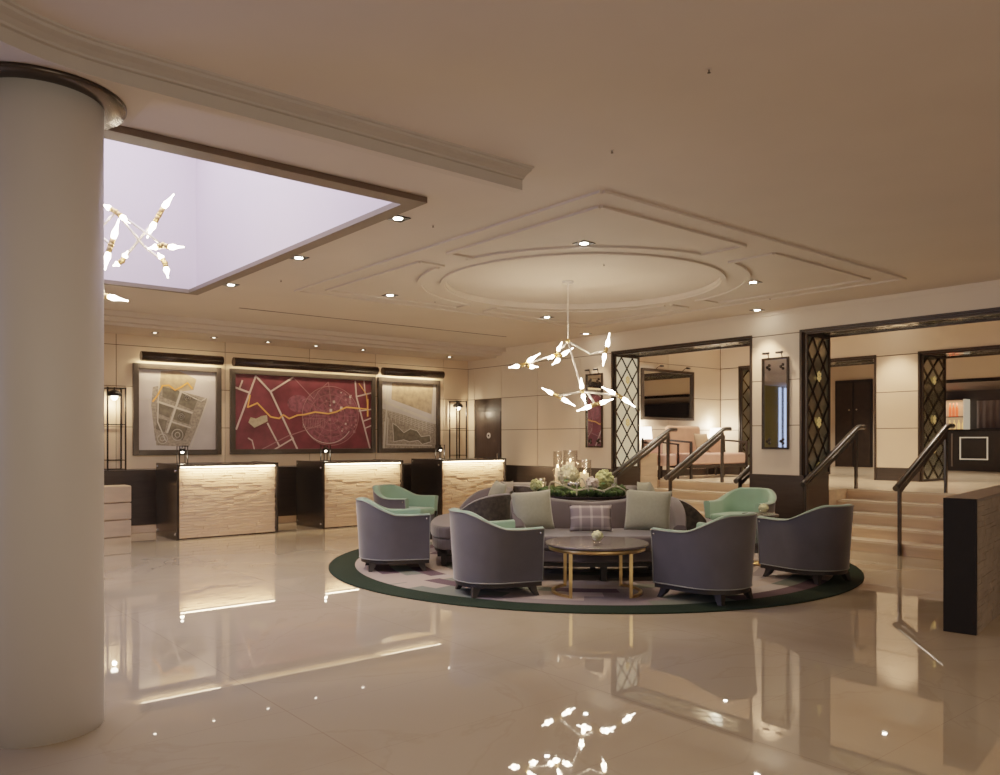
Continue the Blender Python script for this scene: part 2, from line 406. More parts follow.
# raised plaster beads on the ceiling: double square, cross bands, outer ring
m = MB(); zb = ZC - .02
def bead(x0, y0, x1, y1, w=.05):
    if abs(x1-x0) > abs(y1-y0): m.box(min(x0,x1), max(x0,x1), y0-w/2, y0+w/2, zb, ZC+.002)
    else: m.box(x0-w/2, x0+w/2, min(y0,y1), max(y0,y1), zb, ZC+.002)
A0, A1, B0, B1 = 4.25, 9.12, 3.97, 8.95
bead(A0, B0, A1, B0); bead(A0, B1, A1, B1); bead(A0, B0, A0, B1); bead(A1, B0, A1, B1)
i_ = .27; g = .24; mx_, my_ = (A0+A1)/2, (B0+B1)/2
for (xa, xb) in ((A0+i_, mx_-g), (mx_+g, A1-i_)):
    bead(xa, B0+i_, xb, B0+i_); bead(xa, B1-i_, xb, B1-i_)
for (ya, yb) in ((B0+i_, my_-g), (my_+g, B1-i_)):
    bead(A0+i_, ya, A0+i_, yb); bead(A1-i_, ya, A1-i_, yb)
RO = 1.86
q = sqrt(RO*RO - g*g)
for sx in (-1, 1):
    bead(mx_+sx*g, B0+i_, mx_+sx*g, CY-q); bead(mx_+sx*g, CY+q, mx_+sx*g, B1-i_)
    bead(A0+i_, my_+sx*g, CX-q, my_+sx*g); bead(CX+q, my_+sx*g, A1-i_, my_+sx*g)
for k in range(4):
    a0 = k*pi/2 + .135; a1 = (k+1)*pi/2 - .135
    for j in range(28):
        t0 = a0 + (a1-a0)*j/28; t1 = a0 + (a1-a0)*(j+1)/28
        m.bar((CX+RO*cos(t0), CY+RO*sin(t0), ZC-.009), (CX+RO*cos(t1), CY+RO*sin(t1), ZC-.009), .045, .022)
for j in range(80):
    t0 = 2*pi*j/80; t1 = 2*pi*(j+1)/80
    m.bar((CX+1.6*cos(t0), CY+1.6*sin(t0), ZC-.009), (CX+1.6*cos(t1), CY+1.6*sin(t1), ZC-.009), .05, .022)
struct(m.out('trim_2', CREAM))
# thin black air slot
struct(boxobj('trim_3', BLACKM, None, 4.22, 8.95, 10.60, 10.635, ZC-.004, ZC+.01))

# moulded bulkhead beside the light well; it curls round the column end
prof = [(0.0, .125), (.0, .060), (.018, .056), (.022, .046), (.05, .032), (.09, .022), (.095, .010), (.115, .008), (.12, 0)]   # (towards the room, drop)
path = []
for k in range(13):
    t = k/12; a = pi * .5 * t
    path.append((1.0 - .9*sin(a)*1.0, 4.03 - .75*(1-cos(a)), 0))
path = path[::-1]
path += [(1.0 + (3.54-1.0)*k/6, 4.03, 0) for k in range(1, 7)]
m = MB()
def offs(path, d):
    out = []
    for i, p in enumerate(path):
        a = Vector(path[max(i-1, 0)]); b = Vector(path[min(i+1, len(path)-1)]); t = (b-a).normalized()
        n = Vector((t.y, -t.x, 0)); out.append(Vector(p) + n*d)
    return out
rows = []
for d, dz in prof: rows.append([(p.x, p.y, ZC - dz) for p in offs(path, d)])
# mitred return at the end
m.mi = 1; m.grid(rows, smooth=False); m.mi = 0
m.b.faces.new([m.b.verts.new(p) for p in [r[-1] for r in rows] + [(3.54, 4.10, ZC), (3.54, 4.10, ZC-.125)]])
bot = rows[0]; YK = 4.10
poly = [(p[0], p[1]) for p in bot] + [(3.54, YK), (1.2, YK), (1.2, 4.56), (-.6, 4.56), (-.6, bot[0][1])]
f = m.b.faces.new([m.b.verts.new((x, y, ZC-.125)) for x, y in poly]); f.material_index = 0
for (xa, ya), (xb, yb) in (((3.54, YK), (1.2, YK)), ((1.2, YK), (1.2, 4.56)), ((1.2, 4.56), (-.6, 4.56))):
    m.quad([(xa, ya, ZC-.125), (xb, yb, ZC-.125), (xb, yb, ZC), (xa, ya, ZC)])
struct(m.out('trim_4', [CEILR, mat('moulding_shade', (.47, .415, .36), .75, var=.03)]))  # moulding face coloured darker to carry the shade on it

# ---- walls
def panels(m, org, u, vlist, rows, nrm, th=.012, gap=.006):
    """raised panels on a wall: org point, u unit dir, vlist of breaks along u"""
    O = Vector(org); U = Vector(u); Nn = Vector(nrm)
    for a, b in zip(vlist, vlist[1:]):
        for z0, z1 in zip(rows, rows[1:]):
            p0 = O + U*(a+gap); p1 = O + U*(b-gap)
            x0, x1 = sorted((p0.x, (p1 + Nn*th).x)); y0, y1 = sorted((p0.y, (p1 + Nn*th).y))
            if x1 - x0 < 1e-5 or y1 - y0 < 1e-5: continue
            m.box(x0, x1, y0, y1, z0+gap, z1-gap)
m = MB(); m.mi = 1
m.box(-5, -2.5, YB, YB+.15, 0, ZC); m.box(-1.0, XR+.6, YB, YB+.15, 0, ZC); m.box(-2.5, -1.0, YB, YB+.15, 3.0, ZC); m.box(-2.5, -1.0, YB, YB+.15, 0, .3)
m.mi = 0
panels(m, (0, YB, 0), (1, 0, 0), [-.9, .7, 2.2, 3.3, 4.98, 6.5, 7.85, 9.42, XR-.002], [.2] + ROWS, (0, -1, 0))
struct(m.out('wall_back', [PANEL, GROOVE]))
# evening window far left on the back wall (seen in the pier mirror)
w = struct(boxobj('window_2', DAYGL, None, -2.5, -1.0, YB+.06, YB+.08, .3, 3.0))
m = MB()
for x in (-2.5, -2.0, -1.06): m.box(x, x+.06, YB, YB+.05, .3, 3.0)
m.out('window_frame', BRONZE, w)
m = MB(); rows = []
for z in (.05, 3.02): rows.append([(-1.55 + .8*i/40, YB-.10 + .03*sin(i*1.3), z) for i in range(41)])
m.grid(rows); tag(m.out('curtain', CURT), 'olive curtain drawn beside the evening window', 'curtain')

# right wall with two openings and the side door
O1 = (6.51, 9.12); O2 = (3.10, 5.71); TH = .62; DOOR = (12.05, 12.91); ZH = 2.86
m = MB(); m.mi = 1
g_ = .0
m.box(XR, XR+TH, O1[1], DOOR[0], 0, ZH); m.box(XR, XR+TH, DOOR[1], YB+.15, 0, ZH); m.box(XR+.3, XR+TH, DOOR[0], DOOR[1], 0, ZH)
m.box(XR, XR+.3, DOOR[0], DOOR[1], 2.235, ZH)
m.box(XR, XR+TH, O2[1], O1[0], 0, ZH); m.box(XR, XR+TH, -4, O2[0], 0, ZH); m.box(XR, XR+TH, -4, YB+.15, ZH, ZC+.02)
m.mi = 0
yb_ = [O1[1]+.01, 9.9, 11.0, DOOR[0]]
panels(m, (XR, 0, 0), (0, 1, 0), yb_, [.9] + ROWS[1:4], (-1, 0, 0))
panels(m, (XR, 0, 0), (0, 1, 0), [DOOR[0], DOOR[1]], [2.235, 2.865], (-1, 0, 0))
panels(m, (XR, 0, 0), (0, 1, 0), [DOOR[1], YB-.02], [.9] + ROWS[1:4], (-1, 0, 0))
panels(m, (XR, 0, 0), (0, 1, 0), [O2[1]+.01, O1[0]-.01], [.9] + ROWS[1:4], (-1, 0, 0))
panels(m, (XR, 0, 0), (0, 1, 0), [-4, O2[0]-.01], [.9] + ROWS[1:4], (-1, 0, 0))
m.mi = 2
m.box(XR-.014, XR, -4, YB-.02, ZH+.012, ZC)
m.box(XR-.03, XR-.014, -4, YB-.02, ZC-.06, ZC)
struct(m.out('wall_right', [PANELB, GROOVE, PANELB]))
# wainscots
m = MB()
m.box(XR-.035, XR, O1[1]-.0, DOOR[0], 0, .93); m.box(XR-.035, XR, DOOR[1], YB-.36, 0, .93)
m.box(XR-.035, XR+TH+.02, O2[1]-.03, O1[0]+.001, 0, .93)
m.box(XR-.035, XR, -4, O2[0], 0, .93); m.box(XR, XR+TH+.02, O1[1]-.03, O1[1], 0, .93)
m.box(XR, XR+TH+.02, O2[0], O2[0]+.03, 0, .93)
struct(m.out('baseboard_right', WAINS, bevel=.004))
m = MB(); m.box(-.9, XR, YB-.34, YB, .12, .957); m.mi = 1; m.box(-.9, XR, YB-.32, YB, 0, .12)
struct(m.out('baseboard_back', [WAINS, STONE2], bevel=.004))
# side door
d = struct(boxobj('door_1', DOORH, None, XR+.0, XR+.06, DOOR[0], DOOR[1], 0, 2.235))
boxobj('door_leaf', DOORW, d, XR-.012, XR, DOOR[0]+.03, DOOR[1]-.10, 0, 1.98, bevel=.003)
m = MB(); m.lathe([(.055, 0), (.055, .008)], 24, smooth=False)
o = m.out('door_sign', SIGN, d); o.location = (XR-.013, 12.44, 1.50); o.rotation_euler = (0, -pi/2, 0)
m = MB(); m.lathe([(.022, 0), (.022, .006)], 16, smooth=False)
o2 = m.out('sign_pictogram', BLACKM, d); o2.location = (XR-.022, 12.44, 1.50); o2.rotation_euler = (0, -pi/2, 0)
m = MB(); m.box(XR-.04, XR-.012, DOOR[0]+.08, DOOR[0]+.11, .95, 1.15); m.out('door_handle', CHROME, d)

# ---- raised lobby
X2, TH2 = 14.0, .95
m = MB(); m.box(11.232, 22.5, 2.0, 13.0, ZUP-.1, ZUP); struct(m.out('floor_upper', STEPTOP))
# infill beside the steps
m = MB(); m.box(XR+TH+.022, 11.2, O2[1]-.032, O1[0]+.001, 0, ZUP); m.box(XR+TH, 11.2, 9.42, 13.0, 0, ZUP); m.box(11.155, 11.2, 9.09, 9.42, 0, ZUP); m.box(XR+TH, 11.2, -.5, O2[0], 0, ZUP)
struct(m.out('trim_5', STEP))
YW = 9.78
m = MB(); m.mi = 1; m.box(XR+TH, X2+.6, YW, YW+.15, ZUP, 3.5); m.mi = 0
panels(m, (0, YW, 0), (1, 0, 0), [XR+TH, 11.0, 12.3, X2-.02], [ZUP+.13] + ROWS[1:4] + [3.5], (0, -1, 0))
m.mi = 2; m.box(XR+TH, X2, YW-.02, YW, ZUP, ZUP+.13)
struct(m.out('wall_upper_left', [PANELB, GROOVE, WAINS]))
m = MB(); m.mi = 1
P1 = (5.83, 6.60)
m.box(X2, X2+TH2, 9.30, YW+.1, ZUP, ZH); m.box(X2, X2+TH2, P1[0], P1[1], ZUP, ZH); m.box(X2, X2+TH2, 2.0, 3.2, ZUP, ZH); m.box(X2, X2+TH2, 2.0, YW+.1, ZH+.01, 3.5)
m.mi = 0
rws = [ZUP+.22] + ROWS[1:4]
panels(m, (X2, 0, 0), (0, 1, 0), [9.30, YW-.02], rws, (-1, 0, 0)); panels(m, (X2, 0, 0), (0, 1, 0), list(P1), rws, (-1, 0, 0))
m.mi = 2; m.box(X2-.02, X2, 9.30, YW-.02, ZUP, ZUP+.22); m.box(X2-.02, X2, P1[0], P1[1], ZUP, ZUP+.22)
m.mi = 0; m.box(X2-.012, X2, 2.0, YW-.02, ZH+.015, 3.5)
struct(m.out('wall_upper_back', [PANELB, GROOVE, WAINS]))
m = MB(); m.box(XR+TH, 22.5, 2.0, 13.0, 3.5, 3.55); struct(m.out('ceiling_upper', CREAM))
m = MB(); m.box(XR+TH, 22.5, 1.9, 2.0, ZUP, 3.5); struct(m.out('wall_upper_right', BARW))
# room beyond with doors and bar
X3 = 20.6
m = MB(); m.box(X3, X3+.15, 8.3, 13.0, ZUP, 3.5); m.box(X2+TH2, X3, 12.9, 13.0, ZUP, 3.5); struct(m.out('wall_far', PANELB))
m = MB(); m.box(X3, X3+.15, 2.0, 8.3, ZUP, 3.5); struct(m.out('wall_far_bar', BARW))
d = struct(boxobj('door_2', BARD, None, X3-.05, X3, 9.75, 10.75, ZUP, ZUP+2.28))
boxobj('door_panel', DOORH, d, X3-.065, X3-.05, 9.8, 10.23, ZUP, ZUP+2.2); boxobj('door_panel', DOORH, d, X3-.065, X3-.05, 10.27, 10.7, ZUP, ZUP+2.2)
for y in (10.15, 10.35):
    m = MB(); m.sphere((X3-.08, y, ZUP+1.5), .03, 1); m.out('door_knob', CHROME, d)
# dark dropped ceiling over the bar
m = MB(); m.box(17.6, X3, 2.0, 8.25, 2.58, 2.72); m.mi = 1; m.box(17.55, 17.6, 2.0, 8.25, 2.64, 3.5)
struct(m.out('trim_6', [mat('bar_ceiling', (.20, .17, .155), .6), PANELB]))
m = MB(); m.box(17.53, 17.6, 2.0, 8.25, 2.575, 2.645); struct(m.out('trim_7', BLACKM))

# ---- lattice linings of the openings
def lattice(name, label, Wd, Ht, ncol, nrow, backing, mtx, gold=(), thick=.016):
    """panel in local x (width) and z (height), facing -y"""
    t = thing(name, label, 'lattice panel', group=None); t.matrix_world = mtx
    m = MB(); b = .035
    m.box(0, b, -.03, .0, 0, Ht); m.box(Wd-b, Wd, -.03, 0, 0, Ht); m.box(b, Wd-b, -.03, 0, 0, b); m.box(b, Wd-b, -.03, 0, Ht-b, Ht)
    m.out('frame', BRONZE2, t)
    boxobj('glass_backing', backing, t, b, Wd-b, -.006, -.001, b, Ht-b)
    m = MB(); cw = (Wd-2*b)/ncol; ch = (Ht-2*b)/nrow
    for i in range(ncol):
        for j in range(nrow):
            x0, z0 = b + i*cw, b + j*ch; xm, zm = x0 + cw/2, z0 + ch/2
            for p, q in (((x0, zm), (xm, z0+ch)), ((xm, z0+ch), (x0+cw, zm)), ((x0, zm), (xm, z0)), ((xm, z0), (x0+cw, zm))):
                m.bar((p[0], -.007-thick/2, p[1]), (q[0], -.007-thick/2, q[1]), .019, thick, up=(0, 1, 0))
    m.out('lattice', BRONZE, t)
    for (gx, gz) in gold:
        m = MB()
        for k in range(6):
            a = k*pi/3 + pi/6
            m.sphere((gx + .036*cos(a), -.026, gz + .050*sin(a)), .014, 1, flat=2.0)
        m.sphere((gx, -.028, gz), .016, 1); m.out('gold_flower', GOLDL, t)
    return t
JZ = .93; JH = ZH - JZ - .02
def jamb_mtx(x, y, z): return Matrix.Translation((x, y, z))      # local +x -> world +x, facing -y
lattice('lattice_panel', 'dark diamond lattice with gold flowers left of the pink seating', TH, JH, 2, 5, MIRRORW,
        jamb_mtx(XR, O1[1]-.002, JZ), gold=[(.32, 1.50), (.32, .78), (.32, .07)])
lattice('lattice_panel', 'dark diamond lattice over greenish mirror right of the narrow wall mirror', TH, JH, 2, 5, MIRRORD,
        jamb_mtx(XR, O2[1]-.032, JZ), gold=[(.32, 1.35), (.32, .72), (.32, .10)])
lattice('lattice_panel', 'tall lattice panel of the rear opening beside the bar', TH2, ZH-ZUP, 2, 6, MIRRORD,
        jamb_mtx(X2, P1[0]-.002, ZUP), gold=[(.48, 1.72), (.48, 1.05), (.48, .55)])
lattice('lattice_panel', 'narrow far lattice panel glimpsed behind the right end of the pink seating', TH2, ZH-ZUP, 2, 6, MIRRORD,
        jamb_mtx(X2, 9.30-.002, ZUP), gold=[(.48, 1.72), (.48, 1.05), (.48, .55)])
def soffit(y0, y1, x0, wd, label, nm):
    # long panel lying flat under a header, facing down
    M = Matrix.Translation((x0, y0, ZH)) @ Matrix(((0, 1, 0, 0), (0, 0, 0, 0), (0, 0, 1, 0), (0, 0, 0, 1)))
    # local z (height) -> world y ; local x -> world x ; local -y -> world -z
    R = Matrix(((1, 0, 0), (0, 0, 1), (0, 1, 0))).to_4x4()
    return lattice('lattice_panel', label, wd, y1-y0, 2, nm, MIRRORD, Matrix.Translation((x0, y0, ZH)) @ R, thick=.003)
soffit(O1[0]+.002, O1[1]-.03, XR, TH, 'mirrored lattice strip under the header above the pink seating', 7)
soffit(O2[0]+.002, O2[1]-.03, XR, TH, 'mirrored lattice strip under the long header at the right edge', 7)
soffit(P1[1], 9.27, X2, TH2, 'mirrored lattice strip over the far doorway with dark doors', 6)
soffit(3.2, P1[0]-.03, X2, TH2, 'mirrored lattice strip over the rear opening to the bar', 6)
# dark architraves round the openings
m = MB(); a = .035
for (y0, y1) in (O1, O2):
    m.box(XR-.03, XR, y0-a, y0, .93, ZH+a); m.box(XR-.03, XR, y1, y1+a, .93, ZH+a); m.box(XR-.03, XR, y0, y1, ZH, ZH+a)
for (y0, y1) in ((P1[1], 9.30), (3.2, P1[0])):
    m.box(X2-.03, X2, y0-a, y0, ZUP, ZH+a); m.box(X2-.03, X2, y1, y1+a, ZUP, ZH+a); m.box(X2-.03, X2, y0, y1, ZH, ZH+a)
struct(m.out('trim_8', BRONZE2))

# ---- staircases
def stairs(label, y0, y1):
    t = thing('staircase', label, 'stairs', (10.0, (y0+y1)/2, 0)); h = (y1-y0)/2; rz = ZUP/5
    for k in range(5):
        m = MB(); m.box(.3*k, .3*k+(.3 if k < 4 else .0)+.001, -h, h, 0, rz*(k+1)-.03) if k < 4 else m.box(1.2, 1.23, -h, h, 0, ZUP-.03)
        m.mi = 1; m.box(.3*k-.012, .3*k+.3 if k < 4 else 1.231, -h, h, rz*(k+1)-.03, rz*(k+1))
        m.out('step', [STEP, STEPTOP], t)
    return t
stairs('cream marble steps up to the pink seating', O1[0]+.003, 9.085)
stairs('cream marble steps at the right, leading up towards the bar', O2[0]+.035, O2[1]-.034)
m = MB()
for k in range(3): m.box(XR+TH+.03, 11.15, 9.09, 9.40, .395*k, .395*(k+1)-.004)
tag(m.out('stone_pier', STONE2, bevel=.004), 'squat beige stone pier at the left of the steps to the pink seating', 'pier')

# ---- handrails
def handrail(label, y, side=-1):
    t = thing('handrail', label, 'handrail', (10.0, y, 0))
    def zr(x): return .90 + (x) * .515
    m = MB(); m.box(-.085, -.015, -.012, .012, 0, zr(-.05)-.03); m.out('post', STEEL, t, bevel=.003)
    m = MB(); m.box(1.27, 1.34, -.012, .012, ZUP, zr(1.30)-.03); m.out('post', STEEL, t, bevel=.003)
    pts = [(-.16, 0, zr(-.16)), (-.1, 0, zr(-.1)), (1.29, 0, zr(1.29)), (1.36, 0, zr(1.34)), (1.42, 0, zr(1.35)), (1.53, 0, zr(1.35))]
    m = MB(); m.tube(pts, .036, 12); m.out('grip_rail', STEEL, t)
    m = MB(); m.bar((-.05, 0, zr(-.05)-.09), (1.28, 0, zr(1.28)-.09), .03, .055); m.out('lower_bar', STEEL, t)
    return t
handrail('metal handrail against the left lattice of the opening with the pink seating', 8.98)
handrail('metal handrail up the middle of the steps to the pink seating', 7.86)
handrail('short visible handrail end just left of the narrow wall mirror pier', 6.62)
handrail('metal handrail beside the greenish lattice at the right-hand steps', 5.60)
handrail('metal handrail in the middle of the right-hand steps', 4.39)

# ---- column with collar
cx, cy = W(-2.233, 3.91)
t = thing('column', 'thick round white column at the left edge', 'column', (cx, cy, 0))
m = MB(); m.lathe([(.27, 0), (.27, 3.06)], 96); m.out('shaft', COLUMN, t)
m = MB(); m.lathe([(.271, 3.05), (.37, 3.05), (.375, 3.06), (.375, 3.074)], 96); m.out('collar', BRONZE, t)

# ================================================================== RECEPTION
def maps(kind, Wd, Ht):
    """artwork on local x,z plane facing -y; returns bmesh and materials"""
    m = MB(); L = [0]
    def poly(pts, mi, lift=1):
        m.mi = mi; L[0] += 1
        y = -.001 - .0004*L[0]
        f = m.b.faces.new([m.b.verts.new((p[0]*Wd, y, p[1]*Ht)) for p in pts]); f.material_index = mi
    def line(pts, mi, w=.012):
        m.mi = mi; L[0] += .15; y = -.0015 - .0004*L[0]
        P = [Vector((p[0]*Wd, 0, p[1]*Ht)) for p in pts]
        for a, b in zip(P, P[1:]):
            d = (b-a)
            if d.length < 1e-6: continue
            e = d.normalized()*w*.3; n = Vector((-d.z, 0, d.x)).normalized()*w/2
            q = [a-e-n, b+e-n, b+e+n, a-e+n]
            f = m.b.faces.new([m.b.verts.new((k.x, y, k.z)) for k in q]); f.material_index = mi
    def arc(cx, cz, rx, rz, a0, a1, n=24): return [(cx+rx*cos(a0+(a1-a0)*i/n), cz+rz*sin(a0+(a1-a0)*i/n)) for i in range(n+1)]
    rnd = random.Random(kind)
    if kind == 'wine':
        mats = [M_RED, M_RED2, M_PINKL, M_DPINK, M_ORNG, M_TAN]
        poly([(0, 0), (1, 0), (1, 1), (0, 1)], 0)
        poly(arc(.68, .47, .21, .40, 0, 2*pi, 40)[:-1], 1)
        poly(arc(.44, .63, .08, .12, 0, 2*pi, 24)[:-1], 1)
        for k in range(12):
            a = k*pi/6; line([(.68+.04*cos(a), .47+.08*sin(a)), (.68+.2*cos(a), .47+.38*sin(a))], 3, .006)
        for rr in (.06, .11, .16): line(arc(.68, .47, rr, rr*1.9, 0, 2*pi), 3, .006)
        for k in range(26):
            x, z = .72 + rnd.uniform(-.09, .16), .42 + rnd.uniform(-.2, .38); w = rnd.uniform(.008, .02)
            poly([(x, z), (x+w, z), (x+w, z+w*2), (x, z+w*2)], 3 if k % 3 else 2)
        line(arc(.68, .47, .215, .42, 0, 2*pi, 40), 3, .012)
        line(arc(.66, .5, .2, .42, pi*1.1, pi*1.8), 2, .012)
        line([(.01, .27), (.14, .98)], 2, .03); line([(.14, .98), (.24, .78), (.43, 0.0)], 2, .03); line([(.24, .78), (.40, .99)], 2, .028)
        line([(0, .82), (.09, .76)], 2, .03); line([(.03, .80), (.05, .91)], 2, .026)
        line([(.87, .98), (.88, .75), (.99, 0.0)], 2, .028); line([(.88, .76), (1, .82)], 2, .024); line([(.94, 1), (.95, .80)], 2, .022)
        line([(.93, .40), (1, .45)], 2, .022); line([(.95, .30), (1, .34)], 2, .02); line([(.90, .55), (1, .58)], 2, .02)
        line([(.22, .35), (.30, .05)], 2, .026); line([(.27, 0), (.40, .15)], 2, .024)
        line([(.09, .15), (.115, .12), (.13, 0)], 2, .02)
        line([(.18, 0), (.36, .18), (.60, .34)], 3, .016); line([(.40, .99), (.55, .70), (.58, .8), (.66, .95), (.68, .62)], 3, .012)
        line(arc(.50, .56, .06, .14, -1.2, 2.2), 3, .008)
        for k in range(9): line([(.47+.018*k, .30), (.475+.018*k, .42)], 3, .008)
        line([(.47, .30), (.63, .31), (.63, .43), (.47, .42), (.47, .30)], 3, .008)
        line([(.10, .72), (.085, .56), (.15, .62), (.20, .52), (.24, .44), (.30, .42), (.33, .47), (.37, .42), (.43, .47), (.48, .48), (.56, .52), (.66, .50), (.72, .53), (.80, .60), (.97, .58)], 4, .024)
        line([(.97, .72), (.97, .48)], 4, .03); line([(.90, .95), (.96, .80), (.97, .60)], 4, .016)
        poly([(.09, .36), (.13, .29), (.22, .38), (.215, .46), (.18, .45), (.14, .41), (.105, .43)], 5)
    elif kind == 'park':
        mats = [M_GREY, M_PARK, M_FIELD, M_LINE, M_ORNG, M_BLOCK]
        poly([(0, 0), (1, 0), (1, 1), (0, 1)], 0)
        poly([(.28, .98), (.52, .99), (.74, .90), (.70, .76), (.28, .70), (.25, .82)], 2)
        poly([(.18, .78), (.28, .80), (.29, .06), (.21, .12), (.16, .55)], 5)
        poly([(.28, .80), (.88, .66), (.84, .50), (.64, .04), (.22, .06), (.24, .40)], 5)
        for b in (((.30, .79), (.52, .74), (.47, .60), (.30, .66)), ((.55, .73), (.76, .66), (.70, .50), (.50, .58)), ((.25, .60), (.45, .55), (.39, .40), (.24, .46)),
                  ((.48, .53), (.68, .47), (.64, .32), (.42, .39)), ((.23, .40), (.36, .37), (.33, .22), (.22, .26)), ((.40, .34), (.62, .28), (.56, .12), (.36, .20))): poly(b, 1)
        for (x, z, r) in ((.62, .66, .035), (.54, .42, .035), (.49, .19, .07), (.30, .14, .06)):
            line(arc(x, z, r, r, 0, 2*pi), 3, .014); line(arc(x, z, r*.45, r*.45, 0, 2*pi, 12), 3, .012)
        line([(.24, .60), (.68, .47)], 3, .03); line([(.54, .74), (.36, .22)], 3, .03); line([(.40, .36), (.66, .28)], 3, .018)
        line([(.27, .96), (.25, .70), (.24, .35), (.34, .12)], 3, .018)
        line([(.66, .02), (.90, .68)], 3, .02); line([(.52, .74), (.80, .62), (.86, .66)], 3, .016)
        line([(0, .62), (.13, .63), (.15, .45)], 3, .014)
        line([(.88, .90), (1, .84)], 3, .012)
        line([(.18, .60), (.24, .68), (.30, .80), (.38, .81), (.46, .75), (.55, .80), (.62, .85), (.68, .78)], 4, .022)
    else:
        mats = [M_BLOCK, M_FIELD, M_LINE, M_WATER, M_GREY, M_PARK]
        poly([(0, 0), (1, 0), (1, 1), (0, 1)], 4)
        poly([(.19, .99), (.95, .99), (.91, .53), (.18, .74)], 1)
        poly([(0, .60), (.95, .38), (1, .38), (1, 0), (0, 0)], 0)
        line([(.10, 0.99), (.05, .70), (1, .40)], 2, .05); line([(.14, .99), (.09, .55), (.05, .0)], 2, .03); line([(.98, .99), (.93, .45)], 2, .04)
        for k in range(5): line([(.08+.02*k, .60-.03*k), (.95, .36-.03*k)], 2, .007)
        for k in range(12): line([(.12+.07*k, .62-.02*k), (.11+.07*k, .44-.02*k)], 2, .007)
        line([(.12, .46), (.10, .06), (.92, .04)], 2, .02); line([(.06, .40), (.04, .02)], 2, .02)
        W_ = [(.22, .10), (.20, .38), (.28, .34), (.40, .24), (.52, .30), (.64, .27), (.72, .18), (.88, .20), (.90, .10), (.74, .06), (.66, .12), (.50, .10), (.40, .13)]
        poly(W_, 3); line(W_ + [W_[0]], 2, .014)
        poly([(x*.8+.10, z*.8+.035) for x, z in W_], 5)
    return m, mats

def picture(name, label, x0, x1, z0, z1, kind):
    t = thing(name, label, 'picture', (x0, YB-.012, z0)); Wd, Ht, b = x1-x0, z1-z0, .085
    m = MB()
    m.box(0, b, -.06, 0, 0, Ht); m.box(Wd-b, Wd, -.06, 0, 0, Ht); m.box(b, Wd-b, -.06, 0, 0, b); m.box(b, Wd-b, -.06, 0, Ht-b, Ht)
    m.out('picture_frame', BRONZE2, t, bevel=.006)
    m, mats = maps(kind, Wd-2*b+.01, Ht-2*b+.01)
    o = m.out('map_print', mats, t); o.location = (b-.005, -.012, b-.005)
    # recalc may flip flat faces; both sides shade the same
    return t
picture('framed_map', 'grey aerial park map in a bronze frame, above the nearest desk', 3.53, 4.90, 1.17, 2.60, 'park')
picture('framed_map', 'wide wine-red street map with an orange route in a bronze frame', 5.05, 7.82, 1.17, 2.60, 'wine')
picture('framed_map', 'brown map of field and lake in a bronze frame, right of the red map', 7.88, 9.31, 1.17, 2.60, 'lake')
def picture_light(label, x0, x1, e):
    t = thing('picture_light', label, 'picture light', ((x0+x1)/2, YB-.012, 2.640)); h = (x1-x0)/2
    m = MB(); n = 16
    m.tube([(-h, -.20, .055), (h, -.20, .058)], .076, 20); m.out('light_housing', BRONZE, t)
    boxobj('led_strip', LED if e > 10 else LEDDIM, t, -h+.02, h-.02, -.165, -.140, -.012, -.004)
    for x in (-h+.18, 0, h-.18):
        m = MB(); m.tube([(x, 0, .03), (x, -.09, .09), (x, -.17, .09)], .013, 8); m.out('bracket_arm', BRONZE, t)
    n = 3 if h > 1 else 2
    for k in range(n): 
        pass
    area(((x0+x1)/2, YB-.15, 2.635), e, x1-x0-.1, .03, (1, .72, .42), (0, .42, -1))
    return t
picture_light('bronze tube picture light glowing above the grey park map', 3.60, 4.86, 16)
picture_light('long bronze tube picture light above the wine-red map', 5.04, 7.76, 8)
picture_light('bronze tube picture light glowing above the brown lake map', 7.88, 9.26, 16)

# ---- desks
def desk_block(t, w, zt, rot=0):
    """stone face between x=0..w on the front plane y=0 (facing -y)"""
    rnd = random.Random(3); m = MB(); z = .02; r = 0
    top = zt - .07
    while z < top - .01:
        h = min(rnd.uniform(.032, .046), top - z); x = .0 - rnd.uniform(0, .1)
        while x < w:
            l = rnd.uniform(.06, .26); a, b = max(0, x), min(w, x+l)
            if b - a > .01:
                d = rnd.uniform(0, .018)
                m.box(a+.001, b-.001, -d, .05, z+.002, z+h-.002)
            x += l
        z += h
    return m
def desk(label, x0, w=1.50, y0=11.50, dep=.95, zt=1.07):
    t = thing('reception_desk', label, 'desk', (x0, y0, 0)); th = .035
    for xa, nm in ((0, 'end_slab'), (w-th, 'end_slab')):
        sl = boxobj(nm, SLAB, t, xa, xa+th, 0, dep, 0, zt, bevel=.003)
        for (y, z) in ((.06, .08), (.06, zt-.10), (dep-.06, .08), (dep-.06, zt-.05)):
            m = MB(); m.sphere((xa-.004, y, z), .016, 1); m.out('stud', CHROME, sl)
    o = desk_block(t, w-2*th-.004, zt).out('stone_front', STONE, t); o.location = (th+.002, .05, 0)
    boxobj('counter_top', SLAB, t, th, w-th, .02, dep-.1, zt-.035, zt-.005)
    boxobj('led_strip', LED, t, th+.02, w-th-.02, .005, .02, zt-.055, zt-.04)
    boxobj('backing_panel', SLAB, t, th+.001, w-th-.001, .10, .14, .02, zt-.04)
    area((x0+w/2, y0-.035, zt-.045), 8.0, w-.2, .03, (1, .72, .44), (0, .35, -1))
    return t
desk('nearest stone-fronted reception desk, under the grey park map', 3.68)
desk('middle stone-fronted reception desk, behind the left mint-lined chair', 5.92)
desk('farthest stone-fronted reception desk, under the lake map', 8.20)
